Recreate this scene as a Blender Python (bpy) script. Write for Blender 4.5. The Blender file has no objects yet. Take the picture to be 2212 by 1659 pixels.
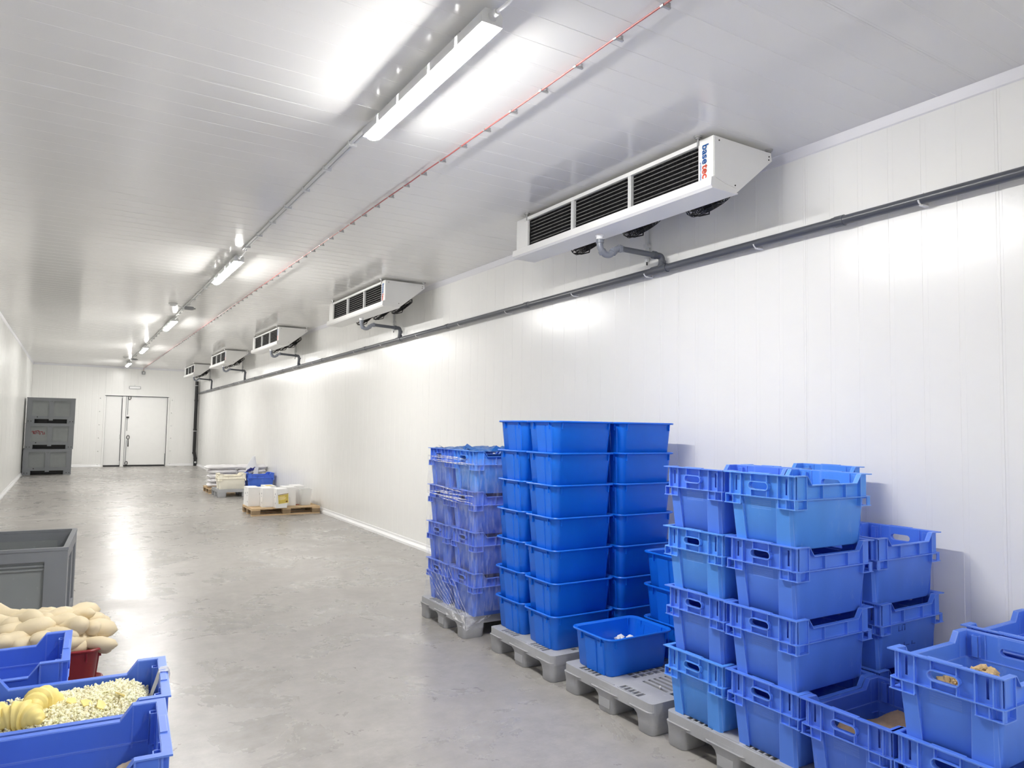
import bpy, bmesh, math, random
from mathutils import Vector, Matrix, geometry, noise
random.seed(7)
sc = bpy.context.scene
C = sc.collection
PI = math.pi

# ------------------------------------------------------------------ camera, world, exposure
yaw, pitch, roll = .552139, .0587707, .0167967
H = 1.65
cy, sy, cp, sp = math.cos(yaw), math.sin(yaw), math.cos(pitch), math.sin(pitch)
fwd = Vector((sy*cp, cy*cp, sp)); rt = Vector((cy, -sy, 0)); up = rt.cross(fwd)
cr, sr = math.cos(roll), math.sin(roll)
r2 = rt*cr + up*sr; u2 = up*cr - rt*sr
camd = bpy.data.cameras.new('camera'); cam = bpy.data.objects.new('camera', camd); C.objects.link(cam)
m = Matrix.Identity(4)
for i in range(3):
    m[i][0], m[i][1], m[i][2] = r2[i], u2[i], -fwd[i]
m[0][3], m[1][3], m[2][3] = 0, 0, H
cam.matrix_world = m
camd.sensor_fit = 'HORIZONTAL'; camd.sensor_width = 36; camd.lens = 1541.67/2212*36
camd.clip_start = .05; camd.clip_end = 200
sc.camera = cam
w = bpy.data.worlds.new('world'); sc.world = w; w.use_nodes = True
w.node_tree.nodes['Background'].inputs[0].default_value = (.9, .95, 1, 1)
w.node_tree.nodes['Background'].inputs[1].default_value = .05
sc.view_settings.view_transform = 'Standard'; sc.view_settings.look = 'None'
sc.view_settings.gamma = 1; sc.view_settings.use_curve_mapping = False
sc.view_settings.exposure = 2.6
sc.cycles.max_bounces = 16; sc.cycles.diffuse_bounces = 10; sc.cycles.glossy_bounces = 6; sc.cycles.transparent_max_bounces = 16
LAMP = 38.0
XL, XR, YE, YN, ZC = -1.16, 4.02, 28.6, -3.9, 3.51

# ------------------------------------------------------------------ materials
def srgb(r, g, b):
    f = lambda c: (c/255/12.92) if c/255 <= .04045 else ((c/255+.055)/1.055)**2.4
    return (f(r), f(g), f(b), 1)

def mat(name, col, rough=.5, metal=0, spec=.5, var=0, vscale=6, bump=0, bscale=80, wear=None, wscale=9, wlim=.62, wamt=.5, alpha=1, trans=0, coat=0, rvar=0, stretch=None, emit=None):
    m = bpy.data.materials.new(name); m.use_nodes = True
    nt = m.node_tree; N = nt.nodes; L = nt.links; b = N['Principled BSDF']
    b.inputs['Base Color'].default_value = col; b.inputs['Roughness'].default_value = rough
    b.inputs['Metallic'].default_value = metal; b.inputs['Specular IOR Level'].default_value = spec
    b.inputs['Alpha'].default_value = alpha; b.inputs['Transmission Weight'].default_value = trans
    b.inputs['Coat Weight'].default_value = coat; b.inputs['Coat Roughness'].default_value = .12
    if emit:
        b.inputs['Emission Color'].default_value = emit[0]; b.inputs['Emission Strength'].default_value = emit[1]
    if not (var or bump or wear or rvar): return m
    tc = N.new('ShaderNodeTexCoord'); src = tc.outputs['Object']
    if stretch:
        mp = N.new('ShaderNodeMapping'); mp.inputs['Scale'].default_value = stretch
        L.new(src, mp.inputs[0]); src = mp.outputs[0]
    def nz(scale, detail=4, rg=.55):
        n = N.new('ShaderNodeTexNoise'); n.inputs['Scale'].default_value = scale
        n.inputs['Detail'].default_value = detail; n.inputs['Roughness'].default_value = rg
        L.new(src, n.inputs['Vector']); return n.outputs[0]
    def ramp(fac, p0, p1, c0=(0, 0, 0, 1), c1=(1, 1, 1, 1)):
        r = N.new('ShaderNodeValToRGB'); e = r.color_ramp.elements
        e[0].position, e[1].position = p0, p1; e[0].color, e[1].color = c0, c1
        L.new(fac, r.inputs[0]); return r.outputs[0]
    cur = None
    if var:
        lo = tuple(max(0, c*(1-var)) for c in col[:3])+(1,); hi = tuple(min(1, c*(1+var)) for c in col[:3])+(1,)
        cur = ramp(nz(vscale), .3, .7, lo, hi)
    if wear:
        mx = N.new('ShaderNodeMix'); mx.data_type = 'RGBA'
        f = ramp(nz(wscale, 8, .7), wlim, min(1, wlim+.12), (0, 0, 0, 1), (wamt,)*3+(1,))
        L.new(f, mx.inputs['Factor'])
        if cur: L.new(cur, mx.inputs['A'])
        else: mx.inputs['A'].default_value = col
        mx.inputs['B'].default_value = wear; cur = mx.outputs['Result']
    if cur: L.new(cur, b.inputs['Base Color'])
    if rvar:
        mr = N.new('ShaderNodeMapRange'); mr.inputs[3].default_value = max(.02, rough-rvar); mr.inputs[4].default_value = rough+rvar
        L.new(nz(vscale*1.7, 5), mr.inputs[0]); L.new(mr.outputs[0], b.inputs['Roughness'])
    if bump:
        bp = N.new('ShaderNodeBump'); bp.inputs['Strength'].default_value = bump; bp.inputs['Distance'].default_value = .004
        L.new(nz(bscale), bp.inputs['Height']); L.new(bp.outputs[0], b.inputs['Normal'])
    return m

WHITE = (.86, .86, .845, 1)
M = dict(
 wall=mat('coated_steel_wall', (.87, .87, .855, 1), .24, spec=.5, var=.01, vscale=1.5, rvar=.05),
 ceil=mat('coated_steel_ceiling', (.84, .835, .82, 1), .15, spec=.5, var=.01, vscale=1.2, rvar=.03),
 back=mat('panel_backing', (.8, .8, .79, 1), .6),
 pvc=mat('white_pvc', (.86, .86, .87, 1), .35),
 cove=mat('pale_cove', (.76, .76, .8, 1), .35),
 crate=mat('light_blue_plastic', (.088, .225, .80, 1), .42, spec=.4, var=.06, vscale=5, wear=srgb(150, 180, 240), wscale=14, wlim=.6, wamt=.38, stretch=(1, 1, .3), bump=.05, bscale=60),
 crate2=mat('sky_blue_plastic', (.085, .30, .84, 1), .42, spec=.4, var=.06, vscale=5, wear=srgb(150, 185, 240), wscale=14, wlim=.58, wamt=.38, stretch=(1, 1, .3), bump=.05, bscale=60),
 crate3=mat('deep_blue_plastic', (.075, .18, .72, 1), .4, spec=.4, var=.06, vscale=5, wear=srgb(160, 180, 235), wscale=16, wlim=.6, wamt=.38, stretch=(1, 1, .3), bump=.05, bscale=60),
 tub=mat('strong_blue_plastic', (.004, .15, .74, 1), .36, spec=.45, var=.05, vscale=4, wear=srgb(200, 220, 240), wscale=26, wlim=.68, wamt=.6, bump=.04, bscale=50),
 redtub=mat('dark_red_plastic', srgb(130, 22, 30), .4, var=.08, vscale=5, wear=srgb(205, 190, 185), wscale=30, wlim=.72, wamt=.4),
 ivory=mat('ivory_plastic', srgb(244, 240, 226), .45, var=.03),
 grey=mat('grey_pallet_plastic', srgb(166, 167, 170), .55, spec=.3, var=.1, vscale=5, wear=srgb(205, 206, 208), wscale=22, wlim=.6, wamt=.4, bump=.2, bscale=60),
 bin=mat('grey_bin_plastic', srgb(126, 129, 134), .45, spec=.4, var=.06, vscale=3, wear=srgb(180, 184, 190), wscale=18, wlim=.63, wamt=.3),
 bin2=mat('grey_bin_panel', srgb(134, 138, 139), .45, spec=.4, var=.06, vscale=3, wear=srgb(180, 184, 190), wscale=18, wlim=.63, wamt=.3),
 pipe=mat('dark_grey_pipe', srgb(84, 87, 94), .28, spec=.5, var=.05, vscale=6),
 pipe2=mat('mid_grey_pipe', srgb(128, 132, 142), .28, spec=.5),
 black=mat('black_plastic', (.012, .012, .013, 1), .35),
 blackpipe=mat('black_pipe', (.015, .015, .017, 1), .4),
 coil=mat('black_coil_fins', (.016, .016, .018, 1), .5, metal=.2, var=.5, vscale=60, stretch=(.05, 8, .05)),
 tube=mat('coil_tube_metal', (.2, .2, .2, 1), .4, metal=.5, var=.3, vscale=30),
 casing=mat('cooler_white_sheet', (.84, .84, .83, 1), .35, var=.01),
 steel=mat('zinc_steel', (.5, .5, .5, 1), .35, metal=.9),
 seal=mat('dark_rubber_seal', (.02, .02, .022, 1), .6),
 gap=mat('door_gap_grey', (.2, .2, .21, 1), .5),
 door=mat('white_door_sheet', (.88, .88, .87, 1), .35, var=.01),
 lamp_house=mat('lamp_housing_grey', (.68, .69, .69, 1), .45),
 redwire=mat('salmon_red_cable', srgb(176, 98, 95), .4),
 conduit=mat('grey_conduit', (.7, .71, .71, 1), .4),
 boxgrey=mat('grey_box', (.3, .31, .32, 1), .5),
 wood=mat('pale_pallet_wood', srgb(206, 178, 140), .75, var=.18, vscale=4, bump=.3, bscale=40, stretch=(1, 9, 9)),
 woodd=mat('weathered_block_wood', srgb(150, 128, 100), .8, var=.2, vscale=9, bump=.3, bscale=50),
 carton=mat('white_carton', (.84, .84, .84, 1), .6, var=.02),
 inkblue=mat('faded_blue_ink', srgb(40, 66, 150), .6),
 ink=mat('dark_print', (.03, .03, .09, 1), .6),
 label=mat('yellow_label', srgb(214, 190, 92), .5, var=.18, vscale=9),
 labelw=mat('cream_label_edge', srgb(240, 236, 214), .5),
 brown=mat('brown_print', srgb(120, 84, 40), .6),
 frost=mat('frosted_plastic', (.85, .86, .85, 1), .35, alpha=.42),
 sack=mat('white_woven_sack', (.8, .79, .81, 1), .55, var=.05, vscale=8, bump=.4, bscale=25),
 sackblue=mat('blue_sack_print', srgb(40, 48, 130), .55),
 paper=mat('white_paper', (.85, .86, .88, 1), .6, bump=.5, bscale=18),
 dough=mat('raw_dough', srgb(216, 201, 168), .55, spec=.3, var=.05, vscale=7, bump=.15, bscale=30),
 dough2=mat('beige_dough', srgb(214, 194, 160), .6, spec=.3, var=.08, vscale=8, bump=.2, bscale=30),
 pastry=mat('yellow_pastry', srgb(240, 220, 138), .5, spec=.35, var=.1, vscale=10),
 crumb=mat('cream_crumbs', srgb(250, 242, 212), .75, spec=.2, var=.12, vscale=30, wear=srgb(180, 146, 96), wscale=12, wlim=.68, wamt=.6),
 meal=mat('brown_meal', srgb(168, 142, 114), .9, spec=.1, var=.1, vscale=30, bump=.8, bscale=140),
 lump=mat('tan_lumps', srgb(206, 180, 136), .85, spec=.1, var=.2, vscale=20, bump=.6, bscale=70),
 whitebit=mat('white_bits', (.85, .83, .78, 1), .8),
 scrawl=mat('red_paint', srgb(150, 50, 60), .6),
 logoblue=mat('blue_lettering', srgb(20, 110, 190), .5),
 logored=mat('orange_lettering', srgb(240, 92, 52), .5),
 clear=mat('lens_glow', (1, 1, 1, 1), .5, emit=((1, .985, .95, 1), LAMP)),
)

def edge_wear_shine(m, col, amt, rad=.004):  # lightens edges: some wear, plus bright edge highlights painted into the colour
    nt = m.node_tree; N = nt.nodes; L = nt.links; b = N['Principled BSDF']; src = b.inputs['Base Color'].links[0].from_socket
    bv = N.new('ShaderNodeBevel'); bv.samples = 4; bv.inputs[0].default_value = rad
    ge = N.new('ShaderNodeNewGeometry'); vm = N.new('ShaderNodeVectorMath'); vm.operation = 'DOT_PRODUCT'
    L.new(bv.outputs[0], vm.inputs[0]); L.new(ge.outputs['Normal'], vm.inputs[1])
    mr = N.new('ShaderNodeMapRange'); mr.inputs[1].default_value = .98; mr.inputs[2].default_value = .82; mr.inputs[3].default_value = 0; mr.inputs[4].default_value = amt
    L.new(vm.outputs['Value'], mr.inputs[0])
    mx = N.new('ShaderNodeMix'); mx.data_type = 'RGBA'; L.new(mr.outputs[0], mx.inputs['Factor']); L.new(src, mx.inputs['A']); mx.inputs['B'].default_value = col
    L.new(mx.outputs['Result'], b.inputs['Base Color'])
for k_ in ('crate', 'crate2', 'crate3'): edge_wear_shine(M[k_], srgb(150, 182, 246), .6)

def film_mat(name, tint, dens, streak):
    m = bpy.data.materials.new(name); m.use_nodes = True; nt = m.node_tree; N = nt.nodes; L = nt.links
    N.clear(); out = N.new('ShaderNodeOutputMaterial')
    tr = N.new('ShaderNodeBsdfTransparent'); b = N.new('ShaderNodeBsdfPrincipled')
    b.inputs['Base Color'].default_value = tint; b.inputs['Roughness'].default_value = .18; b.inputs['Specular IOR Level'].default_value = .7
    tc = N.new('ShaderNodeTexCoord'); mp = N.new('ShaderNodeMapping'); mp.inputs['Scale'].default_value = streak
    mp.inputs['Rotation'].default_value = (.55, 0, 0)
    n = N.new('ShaderNodeTexNoise'); n.inputs['Scale'].default_value = 7; n.inputs['Detail'].default_value = 6
    r = N.new('ShaderNodeMapRange'); r.inputs[1].default_value = .42; r.inputs[2].default_value = .75; r.inputs[3].default_value = dens*.35; r.inputs[4].default_value = dens*2.2
    mx = N.new('ShaderNodeMixShader'); bp = N.new('ShaderNodeBump'); bp.inputs['Strength'].default_value = .5; bp.inputs['Distance'].default_value = .01
    L.new(tc.outputs['Object'], mp.inputs[0]); L.new(mp.outputs[0], n.inputs['Vector']); L.new(n.outputs[0], r.inputs[0])
    L.new(n.outputs[0], bp.inputs['Height']); L.new(bp.outputs[0], b.inputs['Normal'])
    L.new(r.outputs[0], mx.inputs[0]); L.new(tr.outputs[0], mx.inputs[1]); L.new(b.outputs[0], mx.inputs[2]); L.new(mx.outputs[0], out.inputs[0])
    return m
M['film'] = film_mat('stretch_film', (.85, .86, .93, 1), .11, (7, 5, 1.6))
M['filmband'] = film_mat('gathered_film', (.95, .95, .98, 1), .45, (1, 4, 3))
M['liner'] = mat('blue_liner_film', srgb(40, 110, 190), .3, spec=.6, var=.12, vscale=8, alpha=.9)

def floor_mat():
    m = bpy.data.materials.new('sealed_concrete'); m.use_nodes = True; nt = m.node_tree; N = nt.nodes; L = nt.links; b = N['Principled BSDF']
    tc = N.new('ShaderNodeTexCoord')
    def nz(scale, det=6, rg=.6, dist=0, st=None):
        n = N.new('ShaderNodeTexNoise'); n.inputs['Scale'].default_value = scale; n.inputs['Detail'].default_value = det
        n.inputs['Roughness'].default_value = rg; n.inputs['Distortion'].default_value = dist
        if st:
            mp = N.new('ShaderNodeMapping'); mp.inputs['Scale'].default_value = st; L.new(tc.outputs['Object'], mp.inputs[0]); L.new(mp.outputs[0], n.inputs['Vector'])
        else: L.new(tc.outputs['Object'], n.inputs['Vector'])
        return n.outputs[0]
    def ramp(f, p0, p1, c0, c1):
        r = N.new('ShaderNodeValToRGB'); e = r.color_ramp.elements; e[0].position, e[1].position = p0, p1
        e[0].color, e[1].color = c0, c1; L.new(f, r.inputs[0]); return r.outputs[0]
    def mix(f, a, bb):
        x = N.new('ShaderNodeMix'); x.data_type = 'RGBA'
        L.new(f, x.inputs['Factor']); L.new(a, x.inputs['A'])
        if isinstance(bb, tuple): x.inputs['B'].default_value = bb
        else: L.new(bb, x.inputs['B'])
        return x.outputs['Result']
    g = lambda v, t=0: (v*.79, v*.755, v*.715, 1)
    base = ramp(nz(.9, 8, .62, .4), .3, .7, g(.37), g(.48))
    fine = ramp(nz(9, 8, .7), .35, .65, g(.33), g(.52))
    mx = N.new('ShaderNodeMix'); mx.data_type = 'RGBA'; mx.inputs['Factor'].default_value = .5
    L.new(base, mx.inputs['A']); L.new(fine, mx.inputs['B']); cur = mx.outputs['Result']
    cur = mix(ramp(nz(30, 5, .75, .3, (1, 2, 1)), .6, .72, (0, 0, 0, 1), (.5, .5, .5, 1)), cur, g(.75))
    cur = mix(ramp(nz(14, 8, .8, .8, (1, 2.5, 1)), .58, .7, (0, 0, 0, 1), (.4, .4, .4, 1)), cur, g(.3))
    cur = mix(ramp(nz(3, 9, .78, .6, (1, 2.2, 1)), .45, .8, (0, 0, 0, 1), (.32, .32, .32, 1)), cur, g(.3))
    cur = mix(ramp(nz(2.2, 9, .8, .3, (1, 1.6, 1)), .45, .85, (0, 0, 0, 1), (.35, .35, .35, 1)), cur, g(.66))
    L.new(cur, b.inputs['Base Color'])
    r = N.new('ShaderNodeMapRange'); r.inputs[1].default_value = .3; r.inputs[2].default_value = .7; r.inputs[3].default_value = .2; r.inputs[4].default_value = .4
    L.new(nz(1.6, 8, .65, .5), r.inputs[0]); L.new(r.outputs[0], b.inputs['Roughness'])
    bp = N.new('ShaderNodeBump'); bp.inputs['Strength'].default_value = .16; bp.inputs['Distance'].default_value = .004
    L.new(nz(9, 9, .68), bp.inputs['Height']); L.new(bp.outputs[0], b.inputs['Normal'])
    b.inputs['Specular IOR Level'].default_value = .5
    return m
M['floor'] = floor_mat()

# ------------------------------------------------------------------ mesh helpers
def NB(): return bmesh.new()
def box(bm, x0, x1, y0, y1, z0, z1, mp=None):
    vs = [bm.verts.new(mp(Vector((x, y, z))) if mp else (x, y, z)) for x in (x0, x1) for y in (y0, y1) for z in (z0, z1)]
    for f in ((0, 1, 3, 2), (4, 6, 7, 5), (0, 4, 5, 1), (2, 3, 7, 6), (0, 2, 6, 4), (1, 5, 7, 3)):
        bm.faces.new([vs[i] for i in f])
def hexa(bm, b, t):   # bottom 4 points, top 4 points
    vs = [bm.verts.new(p) for p in list(b)+list(t)]
    for f in ((3, 2, 1, 0), (4, 5, 6, 7), (0, 1, 5, 4), (1, 2, 6, 5), (2, 3, 7, 6), (3, 0, 4, 7)): bm.faces.new([vs[i] for i in f])
def rrect(hx, hy, r, n=4, cx=0, cy=0):
    pts = []
    for sx, sy_, a0 in ((1, 1, 0), (-1, 1, 90), (-1, -1, 180), (1, -1, 270)):
        for i in range(n+1):
            a = math.radians(a0+90*i/n)
            pts.append((cx+sx*(hx-r)+r*math.cos(a), cy+sy_*(hy-r)+r*math.sin(a)))
    return pts
def loft(bm, rings, cap0=True, cap1=True, closed=True):
    R = [[bm.verts.new(p) for p in r] for r in rings]
    n = len(R[0])
    for a, b in zip(R, R[1:]):
        for i in range(n if closed else n-1):
            j = (i+1) % n
            bm.faces.new((a[i], a[j], b[j], b[i]))
    if cap0: bm.faces.new(R[0][::-1])
    if cap1: bm.faces.new(R[-1])
def tube(bm, pts, r, n=8, caps=True):
    pts = [Vector(p) for p in pts]; rings = []
    rr = r if isinstance(r, (list, tuple)) else [r]*len(pts)
    pn = None
    for i, p in enumerate(pts):
        d = (pts[min(i+1, len(pts)-1)]-pts[max(i-1, 0)]).normalized()
        if pn is None:
            pn = d.orthogonal().normalized()
        pn = (pn-d*pn.dot(d)).normalized(); q = d.cross(pn)
        rings.append([p+(pn*math.cos(2*PI*k/n)+q*math.sin(2*PI*k/n))*rr[i] for k in range(n)])
    loft(bm, rings, caps, caps)
def disc(bm, c, axis, r, h, n=16, r2_=None):
    c = Vector(c); a = Vector(axis).normalized()
    tube(bm, [c, c+a*h], [r, r if r2_ is None else r2_], n)
def plate(bm, outer, holes, t, mp):
    """extruded polygon with holes: 2-D outlines (u,v), thickness t along w, mp(u,v,w)->point"""
    loops = [[Vector((u, v, 0)) for u, v in l] for l in [outer]+list(holes)]
    flat = [p for l in loops for p in l]
    tris = geometry.tessellate_polygon(loops)
    A = [bm.verts.new(mp(p.x, p.y, 0)) for p in flat]; B = [bm.verts.new(mp(p.x, p.y, t)) for p in flat]
    for tr in tris:
        try:
            bm.faces.new([A[i] for i in tr]); bm.faces.new([B[i] for i in reversed(tr)])
        except ValueError: pass
    k = 0
    for l in loops:
        n = len(l)
        for i in range(n):
            j = (i+1) % n
            bm.faces.new((A[k+i], A[k+j], B[k+j], B[k+i]))
        k += n
def stadium(cx, cy_, hl, r, n=6):
    return [(cx+hl+r*math.cos(a), cy_+r*math.sin(a)) for a in [(-PI/2+PI*i/n) for i in range(n+1)]] + \
           [(cx-hl+r*math.cos(a), cy_+r*math.sin(a)) for a in [(PI/2+PI*i/n) for i in range(n+1)]]
def rect(x0, x1, y0, y1): return [(x0, y0), (x1, y0), (x1, y1), (x0, y1)]
def mesh(name, bm, m, ang=40, smooth=True, tri=False):
    bmesh.ops.recalc_face_normals(bm, faces=bm.faces)
    me = bpy.data.meshes.new(name); bm.to_mesh(me); bm.free()
    if isinstance(m, (list, tuple)):
        for x in m: me.materials.append(x)
    else: me.materials.append(m)
    if smooth:
        me.shade_smooth(); me.set_sharp_from_angle(angle=math.radians(ang))
    return me
def ob(name, data, parent=None, loc=None, rz=0):
    o = bpy.data.objects.new(name, data); C.objects.link(o)
    if parent: o.parent = parent
    if loc: o.location = loc
    o.rotation_euler = (0, 0, rz)
    return o
def obj(name, bm, m, parent=None, loc=None, rz=0, ang=40, smooth=True):
    return ob(name, mesh(name, bm, m, ang, smooth), parent, loc, rz)
def tag(o, label=None, cat=None, group=None, kind=None):
    if label: o['label'] = label
    if cat: o['category'] = cat
    if group: o['group'] = group
    if kind: o['kind'] = kind
    return o
def thing(name, label, cat, loc=(0, 0, 0), rz=0, group=None):
    return tag(ob(name, None, None, loc, rz), label, cat, group)
def dup(root, loc, rz=0, label=None, group=None, swap=None, scale=None):
    r = root.copy(); C.objects.link(r); r.location = loc; r.rotation_euler = (0, 0, rz)
    if label: r['label'] = label
    if group: r['group'] = group
    if scale: r.scale = scale
    for ch in list(root.children):
        c = ch.copy(); C.objects.link(c); c.parent = r
        if swap and c.type == 'MESH':
            for s in c.material_slots:
                if s.material in swap:
                    new = swap[s.material]; s.link = 'OBJECT'; s.material = new
        for g in ch.children:
            d = g.copy(); C.objects.link(d); d.parent = c
    return r

# ------------------------------------------------------------------ room shell
def structure(o): o['kind'] = 'structure'; return o
bm = NB(); box(bm, XL-.3, XR+.3, YN-.3, YE+.3, -.2, 0); floor = structure(obj('floor', bm, M['floor'], smooth=False))
bm = NB(); box(bm, XL, XR, 14.0, 14.012, -.001, .0012); obj('expansion_joint', bm, mat('joint_filler', (.6, .59, .56, 1), .5), floor, smooth=False)

PITCH = .19
def panel_profile(wd):
    """(u, depth) outline of one sandwich panel face: grooves every 0.19 m, 31 mm wide, 2 mm deep"""
    p = []; n = int(round(wd/PITCH+.001)) if abs(wd/PITCH-round(wd/PITCH)) < .02 else int(wd/PITCH)
    D, hw_, s = .0013, .0155, .0016
    p.append((.0005, D)); p.append((hw_-s, D)); p.append((hw_, 0))
    i = 1
    while i*PITCH < wd-.02:
        c = i*PITCH
        if c+hw_ < wd-.001:
            p += [(c-hw_, 0), (c-hw_+s, D), (c+hw_-s, D), (c+hw_, 0)]
        i += 1
    if abs(wd-round(wd/PITCH)*PITCH) < .01: p += [(wd-hw_, 0), (wd-hw_+s, D), (wd-.0005, D)]
    else: p += [(wd-.0005, 0)]
    return p
def panel_bm(wd, ln, z0=0):
    """panel in local u (X), length along Y, face towards +Z at 0, body below"""
    bm = NB(); pr = [(u, z0, -d) for u, d in panel_profile(wd)]
    pts = pr+[(wd-.0005, z0, -.04), (.0005, z0, -.04)]
    loft(bm, [[Vector(p) for p in pts], [Vector((p[0], ln, p[2])) for p in pts]])
    return bm
def panels(parent, start, end, width, place, length, mt, cuts=()):
    full = mesh('panel', panel_bm(width, length), mt, smooth=False)
    a = start
    while a < end-.01:
        wd = min(width, end-a)
        o = ob('panel', full if abs(wd-width) < 1e-4 else mesh('panel', panel_bm(wd, length), mt, smooth=False), parent)
        o.matrix_world = place(a); a += width
# right wall: u=+Y, length=+Z, face normal -X  (X=u axis, Y=length axis, Z=normal)
def basis(o, x, y, z):
    mm = Matrix.Identity(4)
    for i in range(3): mm[i][0], mm[i][1], mm[i][2], mm[i][3] = x[i], y[i], z[i], o[i]
    return mm
bm = NB(); box(bm, XR+.04, XR+.12, YN-.3, YE+.3, 0, ZC+.1); wr = structure(obj('wall_right', bm, M['back'], smooth=False))
# normal must be u x l: (0,1,0)x(0,0,1) = (1,0,0) -> start from far side with u=-Y so that the normal is -X
panels(wr, 0, 35.0, 1.14, lambda a: basis((XR, 29.13-a, 0), (0, -1, 0), (0, 0, 1), (-1, 0, 0)), ZC, M['wall'])
bm = NB(); box(bm, XL-.12, XL-.04, YN-.3, YE+.3, 0, ZC+.1); wl = structure(obj('wall_left', bm, M['back'], smooth=False))
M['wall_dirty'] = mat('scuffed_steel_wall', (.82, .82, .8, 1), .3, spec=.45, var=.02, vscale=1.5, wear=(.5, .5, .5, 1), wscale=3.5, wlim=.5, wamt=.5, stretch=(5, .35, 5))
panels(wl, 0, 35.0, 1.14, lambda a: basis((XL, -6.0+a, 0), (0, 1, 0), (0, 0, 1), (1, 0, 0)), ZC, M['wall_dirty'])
bm = NB(); box(bm, XL-.3, XR+.3, YN-.3, YE+.3, ZC+.04, ZC+.12); ce = structure(obj('ceiling', bm, M['back'], smooth=False))
panels(ce, 0, 35.0, 1.14, lambda a: basis((XL, 28.07+1.14-a, ZC), (0, -1, 0), (1, 0, 0), (0, 0, -1)) , XR-XL, M['ceil'])
# end wall with door opening (X .97..3.0, Z ..2.52)
DX0, DX1, DZ = .975, 3.0, 2.515
bm = NB()
plate(bm, [(XL-.2, 0), (DX0, 0), (DX0, DZ), (DX1, DZ), (DX1, 0), (XR+.2, 0), (XR+.2, ZC+.1), (XL-.2, ZC+.1)], [], .1, lambda u, v, t: (u, YE+.04+t, v))
we = structure(obj('wall_back', bm, M['back'], smooth=False))
for x0, x1, z0 in ((XL, -.185, 0), (-.185, DX0, 0), (DX0, 1.98, DZ), (1.98, DX1, DZ), (DX1, XR, 0)):
    o = ob('panel', mesh('panel', panel_bm(x1-x0, ZC, z0), M['wall'], smooth=False), we)
    o.matrix_world = basis((x0, YE, 0), (1, 0, 0), (0, 0, 1), (0, -1, 0))
bm = NB(); box(bm, XL-.2, XR+.2, YN-.1, YN, 0, ZC+.1); structure(obj('wall_front', bm, M['wall'], smooth=False))  # unseen end wall, set close behind the camera to bounce light forward
# cove trims under the ceiling
def prism(name, prof, a, b, mp, mt):
    bm = NB(); loft(bm, [[Vector(mp(u, v, a)) for u, v in prof], [Vector(mp(u, v, b)) for u, v in prof]])
    return structure(obj(name, bm, mt, ang=25))
cprof = [(0, 0), (.018, 0), (.012, .02), (.006, .058), (.0, .066)]
t1 = prism('trim_1', cprof, YN, YE, lambda u, v, t: (XR-u, t, ZC-v), M['cove'])
prism('trim_2', cprof, YN, YE, lambda u, v, t: (XL+u, t, ZC-v), M['cove'])
prism('trim_3', cprof, XL, XR, lambda u, v, t: (t, YE-u, ZC-v), M['cove'])
bprof = [(0, 0), (.035, 0), (.032, .03), (.012, .06), (.01, .085), (0, .09)]
prism('baseboard_right', bprof, YN, YE, lambda u, v, t: (XR-u, t, v), M['pvc'])
prism('baseboard_left', bprof, YN, YE, lambda u, v, t: (XL+u, t, v), M['pvc'])
b1 = prism('baseboard_back', bprof, XL, DX0-.03, lambda u, v, t: (t, YE-u, v), M['pvc'])
bm = NB(); loft(bm, [[Vector((t, YE-u, v)) for u, v in bprof] for t in (DX1+.03, XR)]); obj('skirting_length', bm, M['pvc'], b1, ang=25)

# ------------------------------------------------------------------ double door on the end wall
bm = NB()
fw = .055
plate(bm, [(DX0-.02, 0), (DX0+fw-.02, 0), (DX0+fw-.02, DZ-.03), (DX1-fw+.02, DZ-.03), (DX1-fw+.02, 0), (DX1+.02, 0), (DX1+.02, DZ+.02), (DX0-.02, DZ+.02)], [], .12, lambda u, v, t: (u, YE-.03+t, v))
door = structure(obj('door_1', bm, M['door'], smooth=False))
def leaf(x0, x1, nm):
    bm = NB(); box(bm, x0, x1, YE+.02, YE+.09, .05, DZ-.05); bmesh.ops.bevel(bm, geom=list(bm.edges), offset=.006, segments=2, affect='EDGES')
    l = obj(nm, bm, M['door'], door)
    bm = NB(); box(bm, x0, x1, YE+.012, YE+.085, .0, .048); obj('bottom_seal', bm, M['seal'], l, smooth=False)
    return l
L1_ = leaf(DX0+.04, 1.515, 'narrow_leaf'); L2_ = leaf(1.64, DX1-.045, 'wide_leaf')
bm = NB(); box(bm, 1.522, 1.632, YE-.01, YE+.07, .0, DZ-.05); obj('mullion_strip', bm, M['door'], door, smooth=False)
for x0, x1, nm in ((DX0+.028, DX0+.038, 'jamb_seal'), (DX1-.045, DX1-.03, 'jamb_seal'), (1.632, 1.64, 'meeting_seal'), (1.514, 1.522, 'meeting_seal')):
    bm = NB(); box(bm, x0, x1, YE-.028, YE+.03, .01, DZ-.04); obj(nm, bm, M['seal'], door, smooth=False)
bm = NB(); box(bm, DX0+.0, DX1-.0, YE-.036, YE+.02, DZ-.045, DZ-.03); obj('head_seal', bm, M['seal'], door, smooth=False)
for x, zs in ((1.695, ((.18, .92), (1.25, 1.75), (1.82, 2.4))), (1.505, ((.2, 1.0), (1.05, 2.4)))):
    for a, b in zs:
        bm = NB(); tube(bm, [(x, YE-.0, a), (x, YE-.0, b)], .009, 8); obj('latch_rod', bm, M['boxgrey'], door)
def ring(bm, c, ra, rb, r, n=16):
    tube(bm, [(c[0]+ra*math.sin(2*PI*i/n), c[1], c[2]+rb*math.cos(2*PI*i/n)) for i in range(n+1)], r, 6)
for z, x in ((2.42, 1.74), (.12, 1.72), (1.03, 1.74)):
    bm = NB(); ring(bm, (x, YE-.02, z), .04, .065, .011); obj('latch_ring', bm, M['black'], door)
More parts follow.
